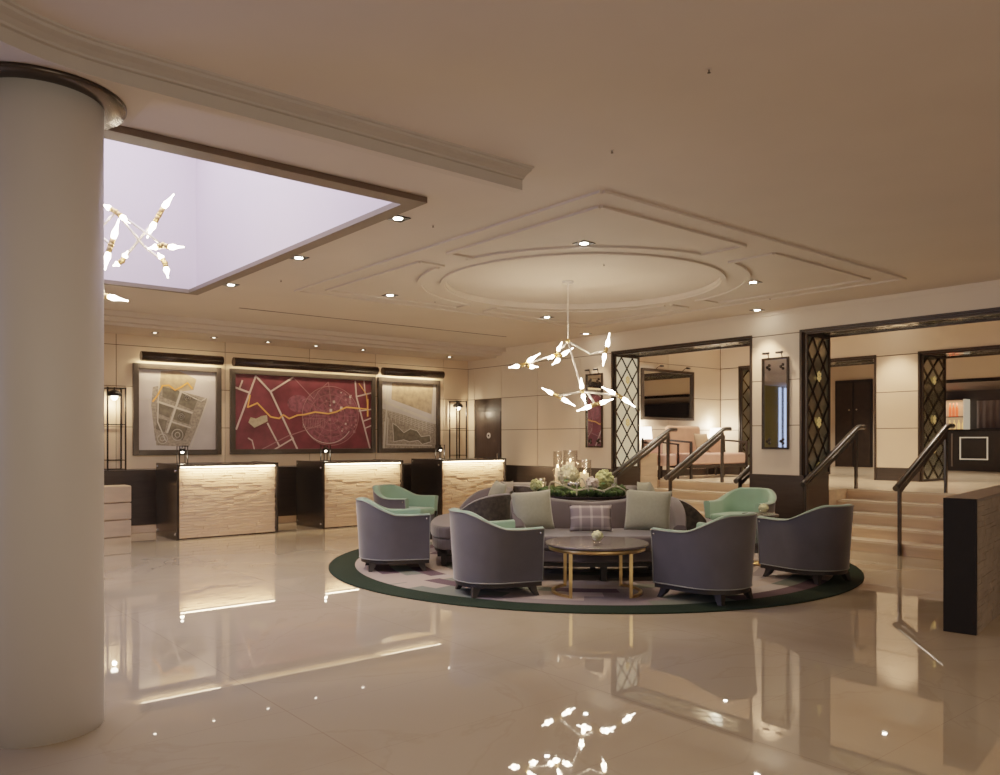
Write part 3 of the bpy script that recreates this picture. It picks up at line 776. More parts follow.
# stacked stone bench against the wall
t = thing('stone_plinth', 'low plinth of three stacked pale stone blocks beside the column', 'plinth', (2.84, 12.62, 0))
for k in range(3):
    m = MB(); m.box(-.5, .5, -.16, .16, .25*k+.002, .25*(k+1)-.008); m.out('stone_block', STONE2, t, bevel=.015)

# ---- lanterns
def lantern(name, label, loc, w, h, cat='lantern'):
    t = thing(name, label, cat, loc); s = w/2; b = .013 if w > .15 else .007
    m = MB()
    for x in (-s, s):
        for y in (-s, s): m.bar((x, y, 0), (x, y, h), b*1.7, b*1.7, up=(0, 1, 0))
    for z in (b, h-b) + ((h*.12, h*.55) if h > .6 else ()):
        for x in (-s, s): m.bar((x, -s, z), (x, s, z), b, b)
        for y in (-s, s): m.bar((-s, y, z), (s, y, z), b, b)
    m.out('cage', BLACKM, t)
    k = s*.86; zt = h - .03
    m = MB(); m.lathe([(k, zt-.75*k-.02), (k*.96, zt-.6*k), (k*.72, zt-.25*k), (k*.3, zt-.06*k), (k*.1, zt), (k*.1, h+.06*k)], 20); m.out('dome_shade', BLACKM, t)
    m = MB(); m.sphere((0, 0, zt-.85*k-.02), k*.46, 2); m.out('bulb', LBULB, t)
    point((loc[0], loc[1], loc[2]+zt-1.5*k-.06), 5 if h > .6 else 1.2, (1, .76, .5), .03)
    return t
lantern('floor_lantern', 'tall black caged lantern beside the column, left of the grey park map', (3.235, 12.97, .958), .25, 1.24)
lantern('floor_lantern', 'tall black caged lantern between the lake map and the side door', (9.66, 12.96, .958), .24, 1.24)
lantern('desk_lantern', 'small black lantern lit on the nearest reception desk', (3.90, 11.95, 1.066), .115, .26)
lantern('desk_lantern', 'small black lantern lit on the middle reception desk', (6.20, 11.95, 1.066), .115, .26)
lantern('desk_lantern', 'small black lantern lit on the farthest reception desk', (8.50, 11.95, 1.066), .115, .26)

# ---- low stone wall at the right edge
a10 = radians(9.5)
t = thing('stone_counter', 'low stone-clad counter end with black slab at the right edge', 'counter', (6.30, 2.25, 0), a10)
boxobj('end_slab', BLACKM, t, 0, .035, -.01, .205, 0, .98, bevel=.003)
rnd = random.Random(11); m = MB(); z = .0
while z < .95:
    h = min(rnd.uniform(.03, .05), .955-z); x = .036
    while x < 2.6:
        l = rnd.uniform(.1, .3); m.box(x, min(2.6, x+l-.002), -rnd.uniform(0, .012), .195, z+.001, z+h-.001); x += l
    z += h
m.out('stone_cladding', mat('taupe_stone', (.30, .235, .175), .75, var=.15, scale=6, bump=.4, bscale=25), t)
boxobj('counter_top', mat('taupe_top', (.22, .18, .14), .45, var=.08), t,   .036, 2.62, -.01, .205, .956, .98)

# ================================================================== LOUNGE
RX, RY = W(1.02, 9.42)
m = MB(); m.lathe([(2.97, 0), (2.97, .010), (2.955, .014), (0.01, .014)], 160, smooth=False)
tag(m.out('round_rug', RUG, None, (RX, RY, .001)), 'large round rug with rings and a dark green border under the lounge', 'rug')
ZR = .016

# ---- tub chair (faces +y locally)
def tub_chair(label):
    t = thing('tub_chair', label, 'armchair', (0, 0, ZR), 0, 'velvet tub chairs')
    R, AF = .385, .36
    def outline(r, n=36):
        """from right arm front, round the back, to the left arm front"""
        pts = [(r, AF*(1 - k/8)) for k in range(8)]
        pts += [(r*cos(a), r*sin(a)*1.0) for a in [-pi*k/n for k in range(n+1)]]
        pts += [(-r, AF*k/8) for k in range(1, 9)]
        return pts
    P = outline(1.0); n = len(P); L = [0]
    for a, b in zip(P, P[1:]): L.append(L[-1] + sqrt((a[0]-b[0])**2 + (a[1]-b[1])**2))
    tot = L[-1]
    def top(k):
        u = abs(2*L[k]/tot - 1)               # 0 at the back, 1 at arm front
        s = min(1, max(0, (u - .27)/.60)); s = .3*s + .7*s*s*(3-2*s)
        e = max(0, (u-.9)/.1)
        return .758 - .155*s + .006*e
    def ring(off, zf, k):
        x, y = outline(R+off)[k]
        return x, y
    OUT = outline(R); INN = outline(R-.085); 
    def P3(base, k, z, flare):
        x, y = base[k]; return (x*flare, (y*flare if y < 0 else y), z)
    def fl(z): return .90 + .10*min(1, (z-.12)/.6)
    rows = []
    for f in (0, .15, .35, .6, .85, .96, 1.0):
        rows.append([P3(OUT, k, .125 + (top(k)-.012-.125)*f, fl(.125 + (top(k)-.125)*f)) for k in range(n)])
    m = MB(); m.grid(rows)
    # underside and front apron in the outer cloth
    m.strip([P3(OUT, 0, .125, .9), P3(OUT, 0, .40, .945)], [P3(OUT, n-1, .125, .9), P3(OUT, n-1, .40, .945)], False, False)
    o = m.out('outer_shell', VELVET, t)
    m = MB(); mid = outline(R-.042)
    rows = [[P3(OUT, k, top(k)-.012, 1.0) for k in range(n)]]
    rows.append([P3(outline(R-.012), k, top(k)+.002, 1.0) for k in range(n)]); rows.append([P3(mid, k, top(k)+.006, 1.0) for k in range(n)])
    rows.append([P3(outline(R-.072), k, top(k)+.001, 1.0) for k in range(n)])
    rows.append([P3(INN, k, top(k)-.015, 1.0) for k in range(n)]); rows.append([P3(INN, k, .36, .98) for k in range(n)])
    m.grid(rows)
    for k in (0, n-1):                         # arm ends
        pts = [P3(OUT, k, .125, .9), P3(OUT, k, .45, .95), P3(OUT, k, top(k)-.012, 1.0), P3(outline(R-.012), k, top(k)+.002, 1.0), P3(mid, k, top(k)+.006, 1.0),
               P3(outline(R-.072), k, top(k)+.001, 1.0), P3(INN, k, top(k)-.015, 1.0), P3(INN, k, .36, .98), P3(INN, k, .125, .9)]
        m.b.faces.new([m.b.verts.new(p) for p in pts])
    m.out('inner_shell', GREENV, t)
    seat = outline(R-.088); seat = [(x, y) for x, y in seat] ; seat[0] = (seat[0][0], AF+.015); seat[-1] = (seat[-1][0], AF+.015)
    m = MB(); m.prism(seat[::2] if len(seat) % 2 else seat, .35, .45); m.out('seat_cushion', GREENV, t, bevel=.03, seg=3)
    m = MB(); m.tube([P3(OUT, k, top(k)-.008, 1.008) for k in range(n)], .005, 6)
    m.tube([P3(OUT, k, .13, .905) for k in range(n)], .0045, 6)
    for k in (0, n-1): m.tube([P3(OUT, k, .13, .91), P3(OUT, k, .45, .957), P3(OUT, k, top(k)-.008, 1.008)], .0045, 6)
    m.out('piping', PIPING, t)
    base = [(x*.86, y*.86 if y < 0 else y) for x, y in outline(R)]
    m = MB(); m.prism(base, .085, .125); m.out('base_plinth', WOODD, t)
    for (x, y) in ((.27, .28), (-.27, .28), (.20, -.22), (-.20, -.22)):
        m = MB(); s = 1.25 if y > 0 else 1.2
        rows = []
        for z, w, k in ((.09, .036, 1.0), (.04, .028, 1.06), (0, .019, 1.14)):
            rows.append([(x*k+a*w, y*k+b*w, z) for a, b in ((-1,-1),(1,-1),(1,1),(-1,1))])
        m.grid(rows, False, True); m.b.faces.new([m.b.verts.new(p) for p in rows[-1]])
        m.out('leg', WOODD, t)
    for sx in (1, -1):
        m = MB(); m.sphere((sx*(R+.003), AF-.035, top(0)-.045), .012, 1); m.out('stud', CHROME, t)
    return t
def face(dl, dd):
    """rotation so local +y points toward sideways dl, forward dd"""
    x, y = W(dl, dd); return atan2(y, x) - pi/2
chairs = [
    ('grey velvet tub chair at the far left of the rug, in front of the desks', (-1.18, 8.74), (.97, .24)),
    ('lilac-grey velvet tub chair left of the coffee table, its back to the viewer', (-.08, 7.36), (.93, .36)),
    ('dark grey velvet tub chair right of the coffee table, nearest the viewer', (1.86, 7.07), (-.66, .75)),
    ('dark grey velvet tub chair at the right edge of the rug, by the steps', (3.13, 8.05), (-.50, .86)),
    ('tub chair showing its mint green inside, in front of the middle desk', (-1.38, 11.15), (.86, -.50)),
    ('tub chair showing its mint green inside, in front of the dark pier base', (3.14, 10.3), (-.66, -.75)),
]
first = None
for lab, (l, dd), fd in chairs:
    x, y = W(l, dd)
    if first is None:
        first = tub_chair(lab); first.location = (x, y, ZR); first.rotation_euler.z = face(*fd)
    else: dup(first, (x, y, ZR), face(*fd), lab)

# ---- ring of four sofas round a planter table
SX, SY = W(.97, 9.60)
def sofa(label):
    """local +y outward from ring centre, origin under the seat (1.25 m out)"""
    t = thing('curved_sofa', label, 'sofa', (0, 0, ZR), 0, 'curved sofas in the lounge ring')
    Y0 = 1.25
    half = []                       # from middle of back to the right arm front: (x, y, height)
    for x, y in ((0, .88), (.12, .875), (.24, .86), (.36, .835), (.46, .81)): half.append((x, y))
    for k in range(0, 9):
        a = -pi/2 + (pi/2)*k/8; half.append((.52 + .38*cos(a), 1.18 + .38*sin(a)))
    half += [(.905, 1.25), (.905, 1.32), (.90, 1.39), (.89, 1.45), (.875, 1.50)]
    n = len(half); L = [0]
    for a, b in zip(half, half[1:]): L.append(L[-1] + sqrt((a[0]-b[0])**2 + (a[1]-b[1])**2))
    def hz(k):
        u = L[k]/L[-1]
        if u < .45: return .715 + .075*(u/.45)**1.5
        s = max(0, (u-.60)/.40); return .79 - .05*s - .22*s**3
    full = [(-x, y, hz(k)) for k, (x, y) in reversed(list(enumerate(half)))][:-1] + [(x, y, hz(k)) for k, (x, y) in enumerate(half)]
    N = len(full)
    def off(d):
        out = []
        for i in range(N):
            a = full[max(i-1, 0)]; b = full[min(i+1, N-1)]
            tx, ty = b[0]-a[0], b[1]-a[1]; l = sqrt(tx*tx+ty*ty); out.append((full[i][0] - ty/l*d, full[i][1] + tx/l*d - Y0))
        return out
    o0, o1, o2, o3 = off(0), off(.03), off(.09), off(.13)
    m = MB()
    rows = [[(x, y, .17) for x, y in o0], [(x, y, full[i][2]-.02) for i, (x, y) in enumerate(o0)], [(x, y, full[i][2]-.003) for i, (x, y) in enumerate(off(.008))]]
    m.grid(rows); m.out('outer_back', DAMASK, t)
    m = MB()
    rows = [[(x, y, full[i][2]-.003) for i, (x, y) in enumerate(off(.008))], [(x, y, full[i][2]+.004) for i, (x, y) in enumerate(o1)], [(x, y, full[i][2]+.004) for i, (x, y) in enumerate(o2)],
            [(x, y, full[i][2]-.025) for i, (x, y) in enumerate(o3)], [(x, y, .40) for x, y in o3]]
    m.grid(rows)
    for k in (0, N-1):
        h = full[k][2]
        m.b.faces.new([m.b.verts.new(p) for p in ((*o0[k], .17), (*o0[k], h-.02), (*off(.008)[k], h-.003), (*o1[k], h+.004), (*o2[k], h+.004), (*o3[k], h-.025), (*o3[k], .17))])
    m.out('inner_back', SOFAV, t)
    seat = off(.128); fr = []
    for k in range(0, 25):
        a = pi*k/24; fr.append((.87*cos(a), 1.50 + .29*sin(a)**.75 - Y0))
    poly = seat + fr
    m = MB(); m.prism(poly, .30, .445); m.out('seat_cushion', SOFAV, t, bevel=.035, seg=3)
    rail = off(.02) ; fr2 = [(.86*cos(pi*k/24), 1.51 + .26*sin(pi*k/24)**.75 - Y0) for k in range(0, 25)]
    m = MB(); m.prism(rail + fr2, .19, .305); m.out('seat_rail', SOFAV, t, bevel=.012)
    m = MB(); m.prism([(x*.97, y*.95) for x, y in rail + fr2], .145, .19); m.out('base_plinth', WOODD, t)
    for (x, y) in ((-.74, .34), (.74, .34), (0, .44), (-.62, -.22), (.62, -.22), (0, -.30)):
        m = MB(); rows = []
        for z, w in ((.15, .034), (0, .026)): rows.append([(x+a*w, y+b*w, z) for a, b in ((-1,-1),(1,-1),(1,1),(-1,1))])
        m.grid(rows, False, True); m.b.faces.new([m.b.verts.new(p) for p in rows[-1]]); m.out('leg', WOODD, t)
    return t
s0 = sofa('curved mauve-grey sofa facing the coffee table, with plaid cushion')
for k, (lab, dl, dd) in enumerate((('', .03, -1), ('curved grey sofa facing left, its dark damask arm towards the viewer', -1, 0),
                                   ('curved sofa facing right, behind the dark damask arm near the mint chair', 1, 0), ('curved sofa on the far side of the flowers, mostly hidden', 0, 1))):
    wx, wy = W(dl, dd); ln = sqrt(wx*wx+wy*wy); dist = 1.03 if k == 2 else 1.25
    px, py = SX + wx/ln*dist, SY + wy/ln*dist
    if k == 0: s0.location = (px, py, ZR); s0.rotation_euler.z = face(dl, dd)
    else: dup(s0, (px, py, ZR), face(dl, dd), lab)
# planter table in the ring
t = thing('planter_table', 'round dark table in the middle of the sofa ring holding the flowers', 'table', (SX, SY, ZR))
m = MB(); m.lathe([(.60, .68), (.62, .69), (.62, .71), (.60, .715)], 64); m.out('table_top', DARKTOP, t)
m = MB(); m.lathe([(.45, 0), (.45, .03), (.16, .06), (.14, .62), (.40, .68)], 40); m.out('pedestal', WOODD, t)
ZT = ZR + .716
def at(lat, dep, z): x, y = W(lat, dep); return (x, y, z)
m = MB(); m.lathe([(.56, 0), (.59, .02), (.60, .03), (.56, .022), (.02, .015)], 64)
tag(m.out('round_tray', DARKTOP, None, (SX, SY, ZT)), 'shallow round dark tray under the moss and candles', 'tray')
# moss mounds
m = MB(); rnd = random.Random(5)
for k in range(300):
    a = rnd.uniform(0, 2*pi); r = .53*sqrt(rnd.random())
    m.sphere((r*cos(a), r*sin(a), .01 + .025*rnd.random()), rnd.uniform(.025, .062), 1, .5, 9, .85)
o = m.out('moss_bed', MOSS, None, (SX, SY, ZT+.05)); tag(o, 'deep green moss heaped on the round tray', 'moss'); o['kind'] = 'stuff'
def hyd(lat, dep, z, r, mt, label):
    t = thing('hydrangea_bloom', label, 'flower', at(lat, dep, z))
    m = MB(); rn = random.Random(int(r*1e4)+int(abs(lat)*100))
    m.sphere((0, 0, 0), r*.86, 2, .1)
    for k in range(70):
        v = Vector((rn.gauss(0, 1), rn.gauss(0, 1), rn.gauss(.25, 1))).normalized(); m.sphere(v*r*.88, r*.2, 1, .2, 9, 1)
    m.out('petals', mt, t)
    m = MB()
    for k in range(5):
        a = 2*pi*k/5; d = Vector((cos(a), sin(a), -.35)); s = Vector((-sin(a), cos(a), 0))
        p = d*r*.8; q = d*r*1.45
        m.quad([p, (p+q)/2 + s*r*.3, q, (p+q)/2 - s*r*.3])
    m.out('leaf', LEAF, t)
hyd(.80, 9.38, ZT+.26, .125, HYDW, 'large white-green hydrangea bloom below the two tall candle glasses')
hyd(.98, 9.62, ZT+.20, .09, HYDW, 'white hydrangea bloom tucked behind the candle glasses')
hyd(1.06, 9.22, ZT+.17, .082, HYDP, 'blush white hydrangea bloom in the middle of the moss')
hyd(1.22, 9.35, ZT+.22, .110, HYDG, 'lime green hydrangea bloom on the right of the moss')
hyd(.43, 9.50, ZT+.14, .075, HYDG, 'small yellow-white bloom at the left end of the moss')
def twig(pts, r, label):
    m = MB(); P = [Vector(at(*p)) for p in pts]
    fine = []
    for i in range(len(P)-1):
        p0 = P[max(i-1, 0)]; p1 = P[i]; p2 = P[i+1]; p3 = P[min(i+2, len(P)-1)]
        for k in range(6):
            u = k/6; fine.append(.5*((2*p1) + (p2-p0)*u + (2*p0-5*p1+4*p2-p3)*u*u + (3*p1-p0-3*p2+p3)*u**3))
    fine.append(P[-1]); m.tube(fine, r, 6); tag(m.out('bleached_twig', TWIG), label, 'twig')
twig([(.55, 9.1, ZT+.07), (.58, 9.05, ZT+.2), (.72, 9.02, ZT+.16), (.86, 9.04, ZT+.11), (1.02, 9.02, ZT+.13), (1.18, 9.03, ZT+.09)], .009, 'long pale twig winding across the front of the moss')
twig([(1.15, 9.05, ZT+.09), (1.30, 9.06, ZT+.15), (1.42, 9.12, ZT+.10), (1.45, 9.2, ZT+.05)], .008, 'pale twig curling off the right end of the moss')
twig([(.86, 9.0, ZT+.05), (.87, 9.0, ZT+.20), (.93, 9.05, ZT+.24), (1.0, 9.02, ZT+.10)], .008, 'pale twig looped upright in the middle of the moss')
def hurricane(lat, dep, z, r, h, ch, label, e=1.2):
    t = thing('candle_glass', label, 'candle', at(lat, dep, z))
    m = MB(); m.lathe([(.01, 0), (r, 0), (r, h), (r-.004, h), (r-.004, .006), (.01, .006)], 28, cap=False); m.out('glass_cylinder', GLASS, t)
    m = MB(); m.lathe([(r*.62, .008), (r*.62, ch), (r*.3, ch-.004)], 20); m.out('candle', WAX, t)
    m = MB(); m.lathe([(.002, ch), (.008, ch+.012), (.005, ch+.028), (.001, ch+.04)], 10); m.out('flame', FLAME, t)
    p = at(lat, dep, z); point((p[0], p[1], p[2]+ch+.05), e, (1, .6, .3), .012)
hurricane(.70, 9.72, ZT+.04, .055, .50, .30, 'tall clear candle glass at the left of the pair behind the white hydrangea')
hurricane(.86, 9.80, ZT+.04, .088, .51, .37, 'tallest and widest candle glass with a burning candle')
hurricane(1.00, 9.50, ZT+.04, .082, .40, .24, 'shorter candle glass right of the tallest one')
hurricane(.49, 9.62, ZT+.06, .055, .16, .08, 'low tumbler candle at the left of the moss')
def votive(lat, dep, z, label):
    t = thing('votive_cup', label, 'candle', at(lat, dep, z))
    m = MB(); m.lathe([(.018, 0), (.034, .015), (.038, .04), (.030, .06), (.026, .058), (.03, .03)], 18, cap=False); m.out('cup', CHROME, t)
    m = MB(); m.lathe([(.024, .02), (.024, .045)], 14); m.out('candle', FLAME, t)
votive(.80, 9.12, ZT+.14, 'silver votive cup at the left on the moss'); votive(.88, 9.12, ZT+.14, 'silver votive cup between two others on the moss')

# ---- coffee table
TX, TY = W(.885, 7.34)
a0 = face(0, -1)
t = thing('coffee_table', 'round coffee table with dark top and brass legs before the sofa', 'table', (TX, TY, ZR), a0)
m = MB(); m.lathe([(.455, .432), (.47, .436), (.47, .452), (.462, .457)], 72); m.out('table_top', DARKTOP, t)
m = MB(); m.lathe([(.425, .395), (.44, .395), (.44, .432), (.425, .432)], 72, cap=False); m.out('apron', GOLD, t)
for sx in (1, -1):
    for sy in (1, -1): boxobj('leg', GOLD, t, sx*.265-.014, sx*.265+.014, sy*.30-.014, sy*.30+.014, .0, .396)
    m = MB(); ps = []
    aa = atan2(.30, .265)
    for k in range(25):
        a = aa - 2*aa*k/24; ps.append((sx*.40*cos(a), .40*sin(a), .010))
    for p, q in zip(ps, ps[1:]): m.bar(p, q, .028, .02)
    m.out('floor_hoop', GOLD, t)
def posy(lat, dep, z, label):
    t = thing('flower_bowl', label, 'flowers', at(lat, dep, z))
    m = MB(); m.lathe([(.01, 0), (.04, .002), (.055, .03), (.05, .055), (.046, .05)], 20, cap=False); m.out('glass_bowl', GLASS, t)
    m = MB(); m.sphere((0, 0, .062), .048, 2, .15)
    for k in range(30):
        v = Vector((random.gauss(0, 1), random.gauss(0, 1), abs(random.gauss(0, .8)))).normalized(); m.sphere(Vector((0, 0, .062)) + v*.045, .014, 1)
    m.out('petals', mat('pale_lime_petals', (.62, .62, .36), .8, var=.2, scale=40), t)
posy(.88, 7.25, ZR+.457, 'small pale posy in a glass bowl on the coffee table')
# side table between the two right chairs
t = thing('side_table', 'small round side table tucked between the right-hand tub chairs', 'table', at(2.93, 9.02, ZR))
m = MB(); m.lathe([(.19, .535), (.20, .54), (.20, .555), (.195, .56)], 40); m.out('table_top', DARKTOP, t)
m = MB(); m.lathe([(.16, 0), (.16, .015), (.02, .03), (.02, .53), (.05, .54)], 24); m.out('pedestal', GOLD, t)
posy(2.95, 8.97, ZR+.56, 'small pale posy on the side table between the right-hand chairs')

# ---- cushions
def cushion(label, lat, dep, z, w, h, th, mt, fd, tilt=-.25, roll=0.0, name='cushion', sofa_group=None):
    """stands on its lower edge; fd is the way it faces (sideways, forward)"""
    m = MB(); n = 14; A = []; B = []
    for j in range(n+1):
        ra, rb = [], []
        for i in range(n+1):
            u, v = 2*i/n-1, 2*j/n-1
            pin = 1 - .06*(1-abs(u)**3)*abs(v)**3
            pin2 = 1 - .06*(1-abs(v)**3)*abs(u)**3
            x, zz = u*w/2*pin2, v*h/2*pin
            k = th/2*((1-abs(u)**2.6)*(1-abs(v)**2.6))**.6
            k *= 1 + .08*noise.noise(Vector((u*2+lat, v*2, dep)))
            ra.append((x, -k, zz)); rb.append((x, k, zz))
        A.append(ra); B.append(rb)
    m.grid(A); m.grid(B)
    o = m.out(name, mt, doubles=True)
    x, y = W(lat, dep); rz = face(*fd)
    o.matrix_world = Matrix.Translation((x, y, z)) @ Matrix.Rotation(rz + pi, 4, 'Z') @ Matrix.Rotation(tilt, 4, 'X') @ Matrix.Rotation(roll, 4, 'Y') @ Matrix.Translation((0, 0, h/2))
    return tag(o, label, 'cushion')
zs = ZR + .455
cushion('sage green square cushion at the left end of the sofa facing the coffee table', .36, 8.22, zs, .44, .42, .16, SAGE, (.28, -1), -.20, -.06)
cushion('sage green square cushion at the right end of the sofa facing the coffee table', 1.50, 8.18, zs, .47, .43, .16, SAGE, (-.16, -1), -.20, .05)
cushion('plaid oblong cushion in the middle of the sofa facing the coffee table', .93, 8.17, zs, .44, .28, .15, PLAID, (.0, -1), -.28)
cushion('sage cushion leaning on the sofa that faces left', -.13, 10.0, zs+.02, .44, .42, .15, SAGE, (-1, -.35), -.35, .1)
cushion('grey cushion behind the sage one on the sofa that faces left', .0, 10.42, zs+.02, .42, .40, .14, GREYC, (-.9, .3), -.3, 0)
cushion('long pale grey cushion peeking over the far sofa left of the flowers', .32, 10.73, zs+.0, .62, .40, .16, GREYC, (.1, 1), -.25, 0)
cushion('grey cushion corner showing right of the lime hydrangea', 1.42, 10.75, zs+.0, .44, .42, .16, GREYC, (0, 1), -.25, .2)
cushion('pale sage cushion on the sofa that faces right, behind the right sage cushion', 1.87, 9.85, zs+.02, .46, .42, .16, SAGE, (1, .2), -.25, .05)

# ---- wall mirrors
def wall_mirror(label, y0, y1, z0=1.28, z1=2.55):
    t = thing('wall_mirror', label, 'mirror', (XR-.014, (y0+y1)/2, z0)); h = (y1-y0)/2; H = z1-z0; b = .028
    m = MB(); m.box(-.03, 0, -h, -h+b, 0, H); m.box(-.03, 0, h-b, h, 0, H); m.box(-.03, 0, -h+b, h-b, 0, b); m.box(-.03, 0, -h+b, h-b, H-b, H)
    m.out('mirror_frame', BRONZE, t)
    boxobj('mirror_glass', MIRROR, t, -.012, -.006, -h+b, h-b, b, H-b)
    for sy in (-1, 1):
        m = MB(); y = sy*h*.5; m.tube([(-.01, y, H-.005), (-.03, y, H+.05), (-.10, y, H+.06)], .007, 8); m.tube([(-.085, y-.05, H+.06), (-.085, y+.05, H+.06)], .016, 8)
        m.out('mirror_lamp', BLACKM, t)
        for z in (.11, H-.13):
            m = MB(); yy = sy*(h-.10)
            for k in range(3): m.sphere((-.016, yy+.022*cos(k*2.1), z+.03*sin(k*2.1)), .022, 1, flat=1.1)
            m.out('corner_ornament', BRONZE, t)
    return t
wall_mirror('narrow black-framed mirror reflecting the red map, left of the pink-seating opening', 9.35, 9.74)
wall_mirror('narrow black-framed mirror on the pier between the two openings', 5.90, 6.31)
# large mirror in the raised lobby
t = thing('lobby_mirror', 'wide bronze-framed mirror on the wall above the pink seating', 'mirror', (12.27, YW-.014, 1.79))
m = MB(); hw, H, b = .78, .96, .05
m.box(-hw, -hw+b, -.05, 0, 0, H); m.box(hw-b, hw, -.05, 0, 0, H); m.box(-hw+b, hw-b, -.05, 0, 0, b); m.box(-hw+b, hw-b, -.05, 0, H-b, H)
m.out('mirror_frame', BRONZE2, t)
boxobj('mirror_glass', MIRROR, t, -hw+b, hw-b, -.012, -.006, b, H-b)
for x in (-.35, .45):
    m = MB(); m.tube([(x, -.01, H), (x, -.08, H+.05), (x, -.16, H+.05)], .008, 8); m.tube([(x-.05, -.15, H+.05), (x+.05, -.15, H+.05)], .018, 8); m.out('mirror_lamp', BLACKM, t)

# ---- pink seating in the raised lobby
t = thing('pink_settee', 'long pink settee with dark wooden arms under the wide lobby mirror', 'sofa', (12.66, 9.12, ZUP))
m = MB(); m.box(-.84, .84, -.27, .26, .25, .46); m.out('seat', PINK, t, bevel=.04, seg=3)
m = MB(); m.box(-.86, .10, .17, .29, .44, .98, Matrix.Rotation(-.06, 4, 'X')); m.out('backrest', PINKB, t, bevel=.05, seg=3)
m = MB(); m.box(.12, .84, .19, .28, .44, .72, Matrix.Rotation(-.06, 4, 'X')); m.out('backrest', PINKB, t, bevel=.04, seg=3)
for sx in (-1, 1):
    m = MB(); x = sx*.87
    m.bar((x, -.28, .66), (x, .26, .70), .05, .035); m.bar((x, -.27, 0), (x, -.27, .65), .04, .04, (0, 1, 0)); m.bar((x, .25, 0), (x, .25, .80), .04, .04, (0, 1, 0))
    m.out('wooden_arm', WOODD, t)
m = MB(); m.box(-.86, .86, -.27, .26, .19, .25); m.out('seat_rail', WOODD, t)
cushion('beige cushion propped on the long pink settee', .0, 0, 0, .42, .36, .12, BEIGE, (0, -1), -.3).matrix_world = Matrix.Translation((12.50, 9.14, ZUP+.65)) @ Matrix.Rotation(-.22, 4, 'X')
t = thing('pink_armchair', 'small pink armchair with wooden rails beside the stone pier', 'armchair', (11.44, 9.27, ZUP))
m = MB(); m.box(-.24, .24, -.20, .17, .24, .45); m.out('seat', PINK, t, bevel=.04, seg=3)
m = MB(); m.box(-.24, .24, .12, .20, .45, .72); m.out('backrest', PINK, t, bevel=.03, seg=3)
for sx in (-1, 1):
    m = MB(); x = sx*.265; m.bar((x, -.22, .62), (x, .20, .66), .03, .03); m.bar((x, -.20, 0), (x, -.20, .62), .03, .03, (0, 1, 0)); m.bar((x, .18, 0), (x, .18, .74), .03, .03, (0, 1, 0)); m.out('wooden_arm', WOODD, t)
def table_lamp(label, x, y):
    tt = thing('lamp_table', 'dark side table under the ' + label, 'table', (x, y, ZUP))
    m = MB(); m.box(-.16, .16, -.12, .12, .46, .50); m.out('table_top', WOODD, tt)
    for a in (-.14, .14):
        for b in (-.10, .10): boxobj('leg', WOODD, tt, a-.015, a+.015, b-.015, b+.015, 0, .46)
    t = thing('table_lamp', label, 'lamp', (x, y, ZUP+.501))
    m = MB(); m.lathe([(.07, 0), (.07, .02), (.025, .04), (.03, .12), (.012, .2), (.012, .26)], 20); m.out('lamp_base', BLACKM, t)
    m = MB(); m.lathe([(.13, .20), (.11, .44)], 28, cap=False); m.out('lamp_shade', SHADE, t)
    point((x, y, ZUP+.501+.5), 6, (1, .82, .62), .06)
table_lamp('white-shaded lamp at the left end of the pink seating', 11.45, 9.62)
table_lamp('white-shaded lamp at the right end of the pink seating', 13.62, 9.62)

# ---- bar beyond
t = thing('bar_counter', 'dark bar counter with a pale square outline in the far room', 'bar', (20.0, 6.6, ZUP))
boxobj('counter_body', BARD, t, -.3, .2, -1.6, 1.35, 0, .90); boxobj('counter_top', BLACKM, t, -.33, .22, -1.6, 1.38, .90, .945)
m = MB(); y0, y1, z0, z1, b = .17, .75, .26, .77, .022
for q in ((y0, y1, z0, z0+b), (y0, y1, z1-b, z1), (y0, y0+b, z0, z1), (y1-b, y1, z0, z1)): m.box(-.315, -.30, *q)
m.out('pale_outline', PALEM, t)
m = MB(); m.box(-.315, -.30, .90, .93, .10, .85); m.out('pale_strip', mat('dull_metal', (.25, .22, .2), .3, metal=.6), t)
t = thing('back_bar', 'lit back-bar cabinet with red and amber bottles in the far room', 'cabinet', (X3-.31, 7.73, ZUP))
m = MB(); m.box(.28, .30, -.24, .24, .96, 1.64); m.out('lit_back', BARLIT, t)
for z in (.94, 1.24, 1.64): boxobj('shelf', BARD, t, 0, .3, -.24, .24, z, z+.02)
for y in (-.27, .24): boxobj('upright', PALEM, t, -.02, .3, y, y+.03, .94, 1.66)
boxobj('base_cabinet', BARD, t, 0, .3, -.27, .27, 0, .94)
area((X3-.2, 7.73, ZUP+1.62), 2, .1, .4, (1, .7, .45))
for k in range(7):
    m = MB(); r = .03
    m.lathe([(r, 0), (r, .13), (r*.4, .17), (r*.4, .22)], 12)
    z = ZUP + (.961 if k < 4 else 1.261); y = 7.73 + (-.18 + .10*k if k < 4 else -.04 + .075*(k-4))
    o = m.out('bottle', AMBGL if k < 4 else REDGL, None, (X3-.16, y, z)); o.scale.z = 1 if k < 4 else 1.45
    tag(o, 'amber bottle on the lower shelf of the lit back bar' if k < 4 else 'red bottle on the upper shelf of the lit back bar', 'bottle', 'amber back-bar bottles' if k < 4 else 'red back-bar bottles')
m = MB(); rows = []
for z in (ZUP+.98, ZUP+1.62): rows.append([(X3-.06+.02*sin(i*1.5), 4.6+2.7*i/80, z) for i in range(81)])
m.grid(rows); tag(m.out('sheer_curtain', VEIL), 'sheer grey curtain on the back wall of the bar', 'curtain')

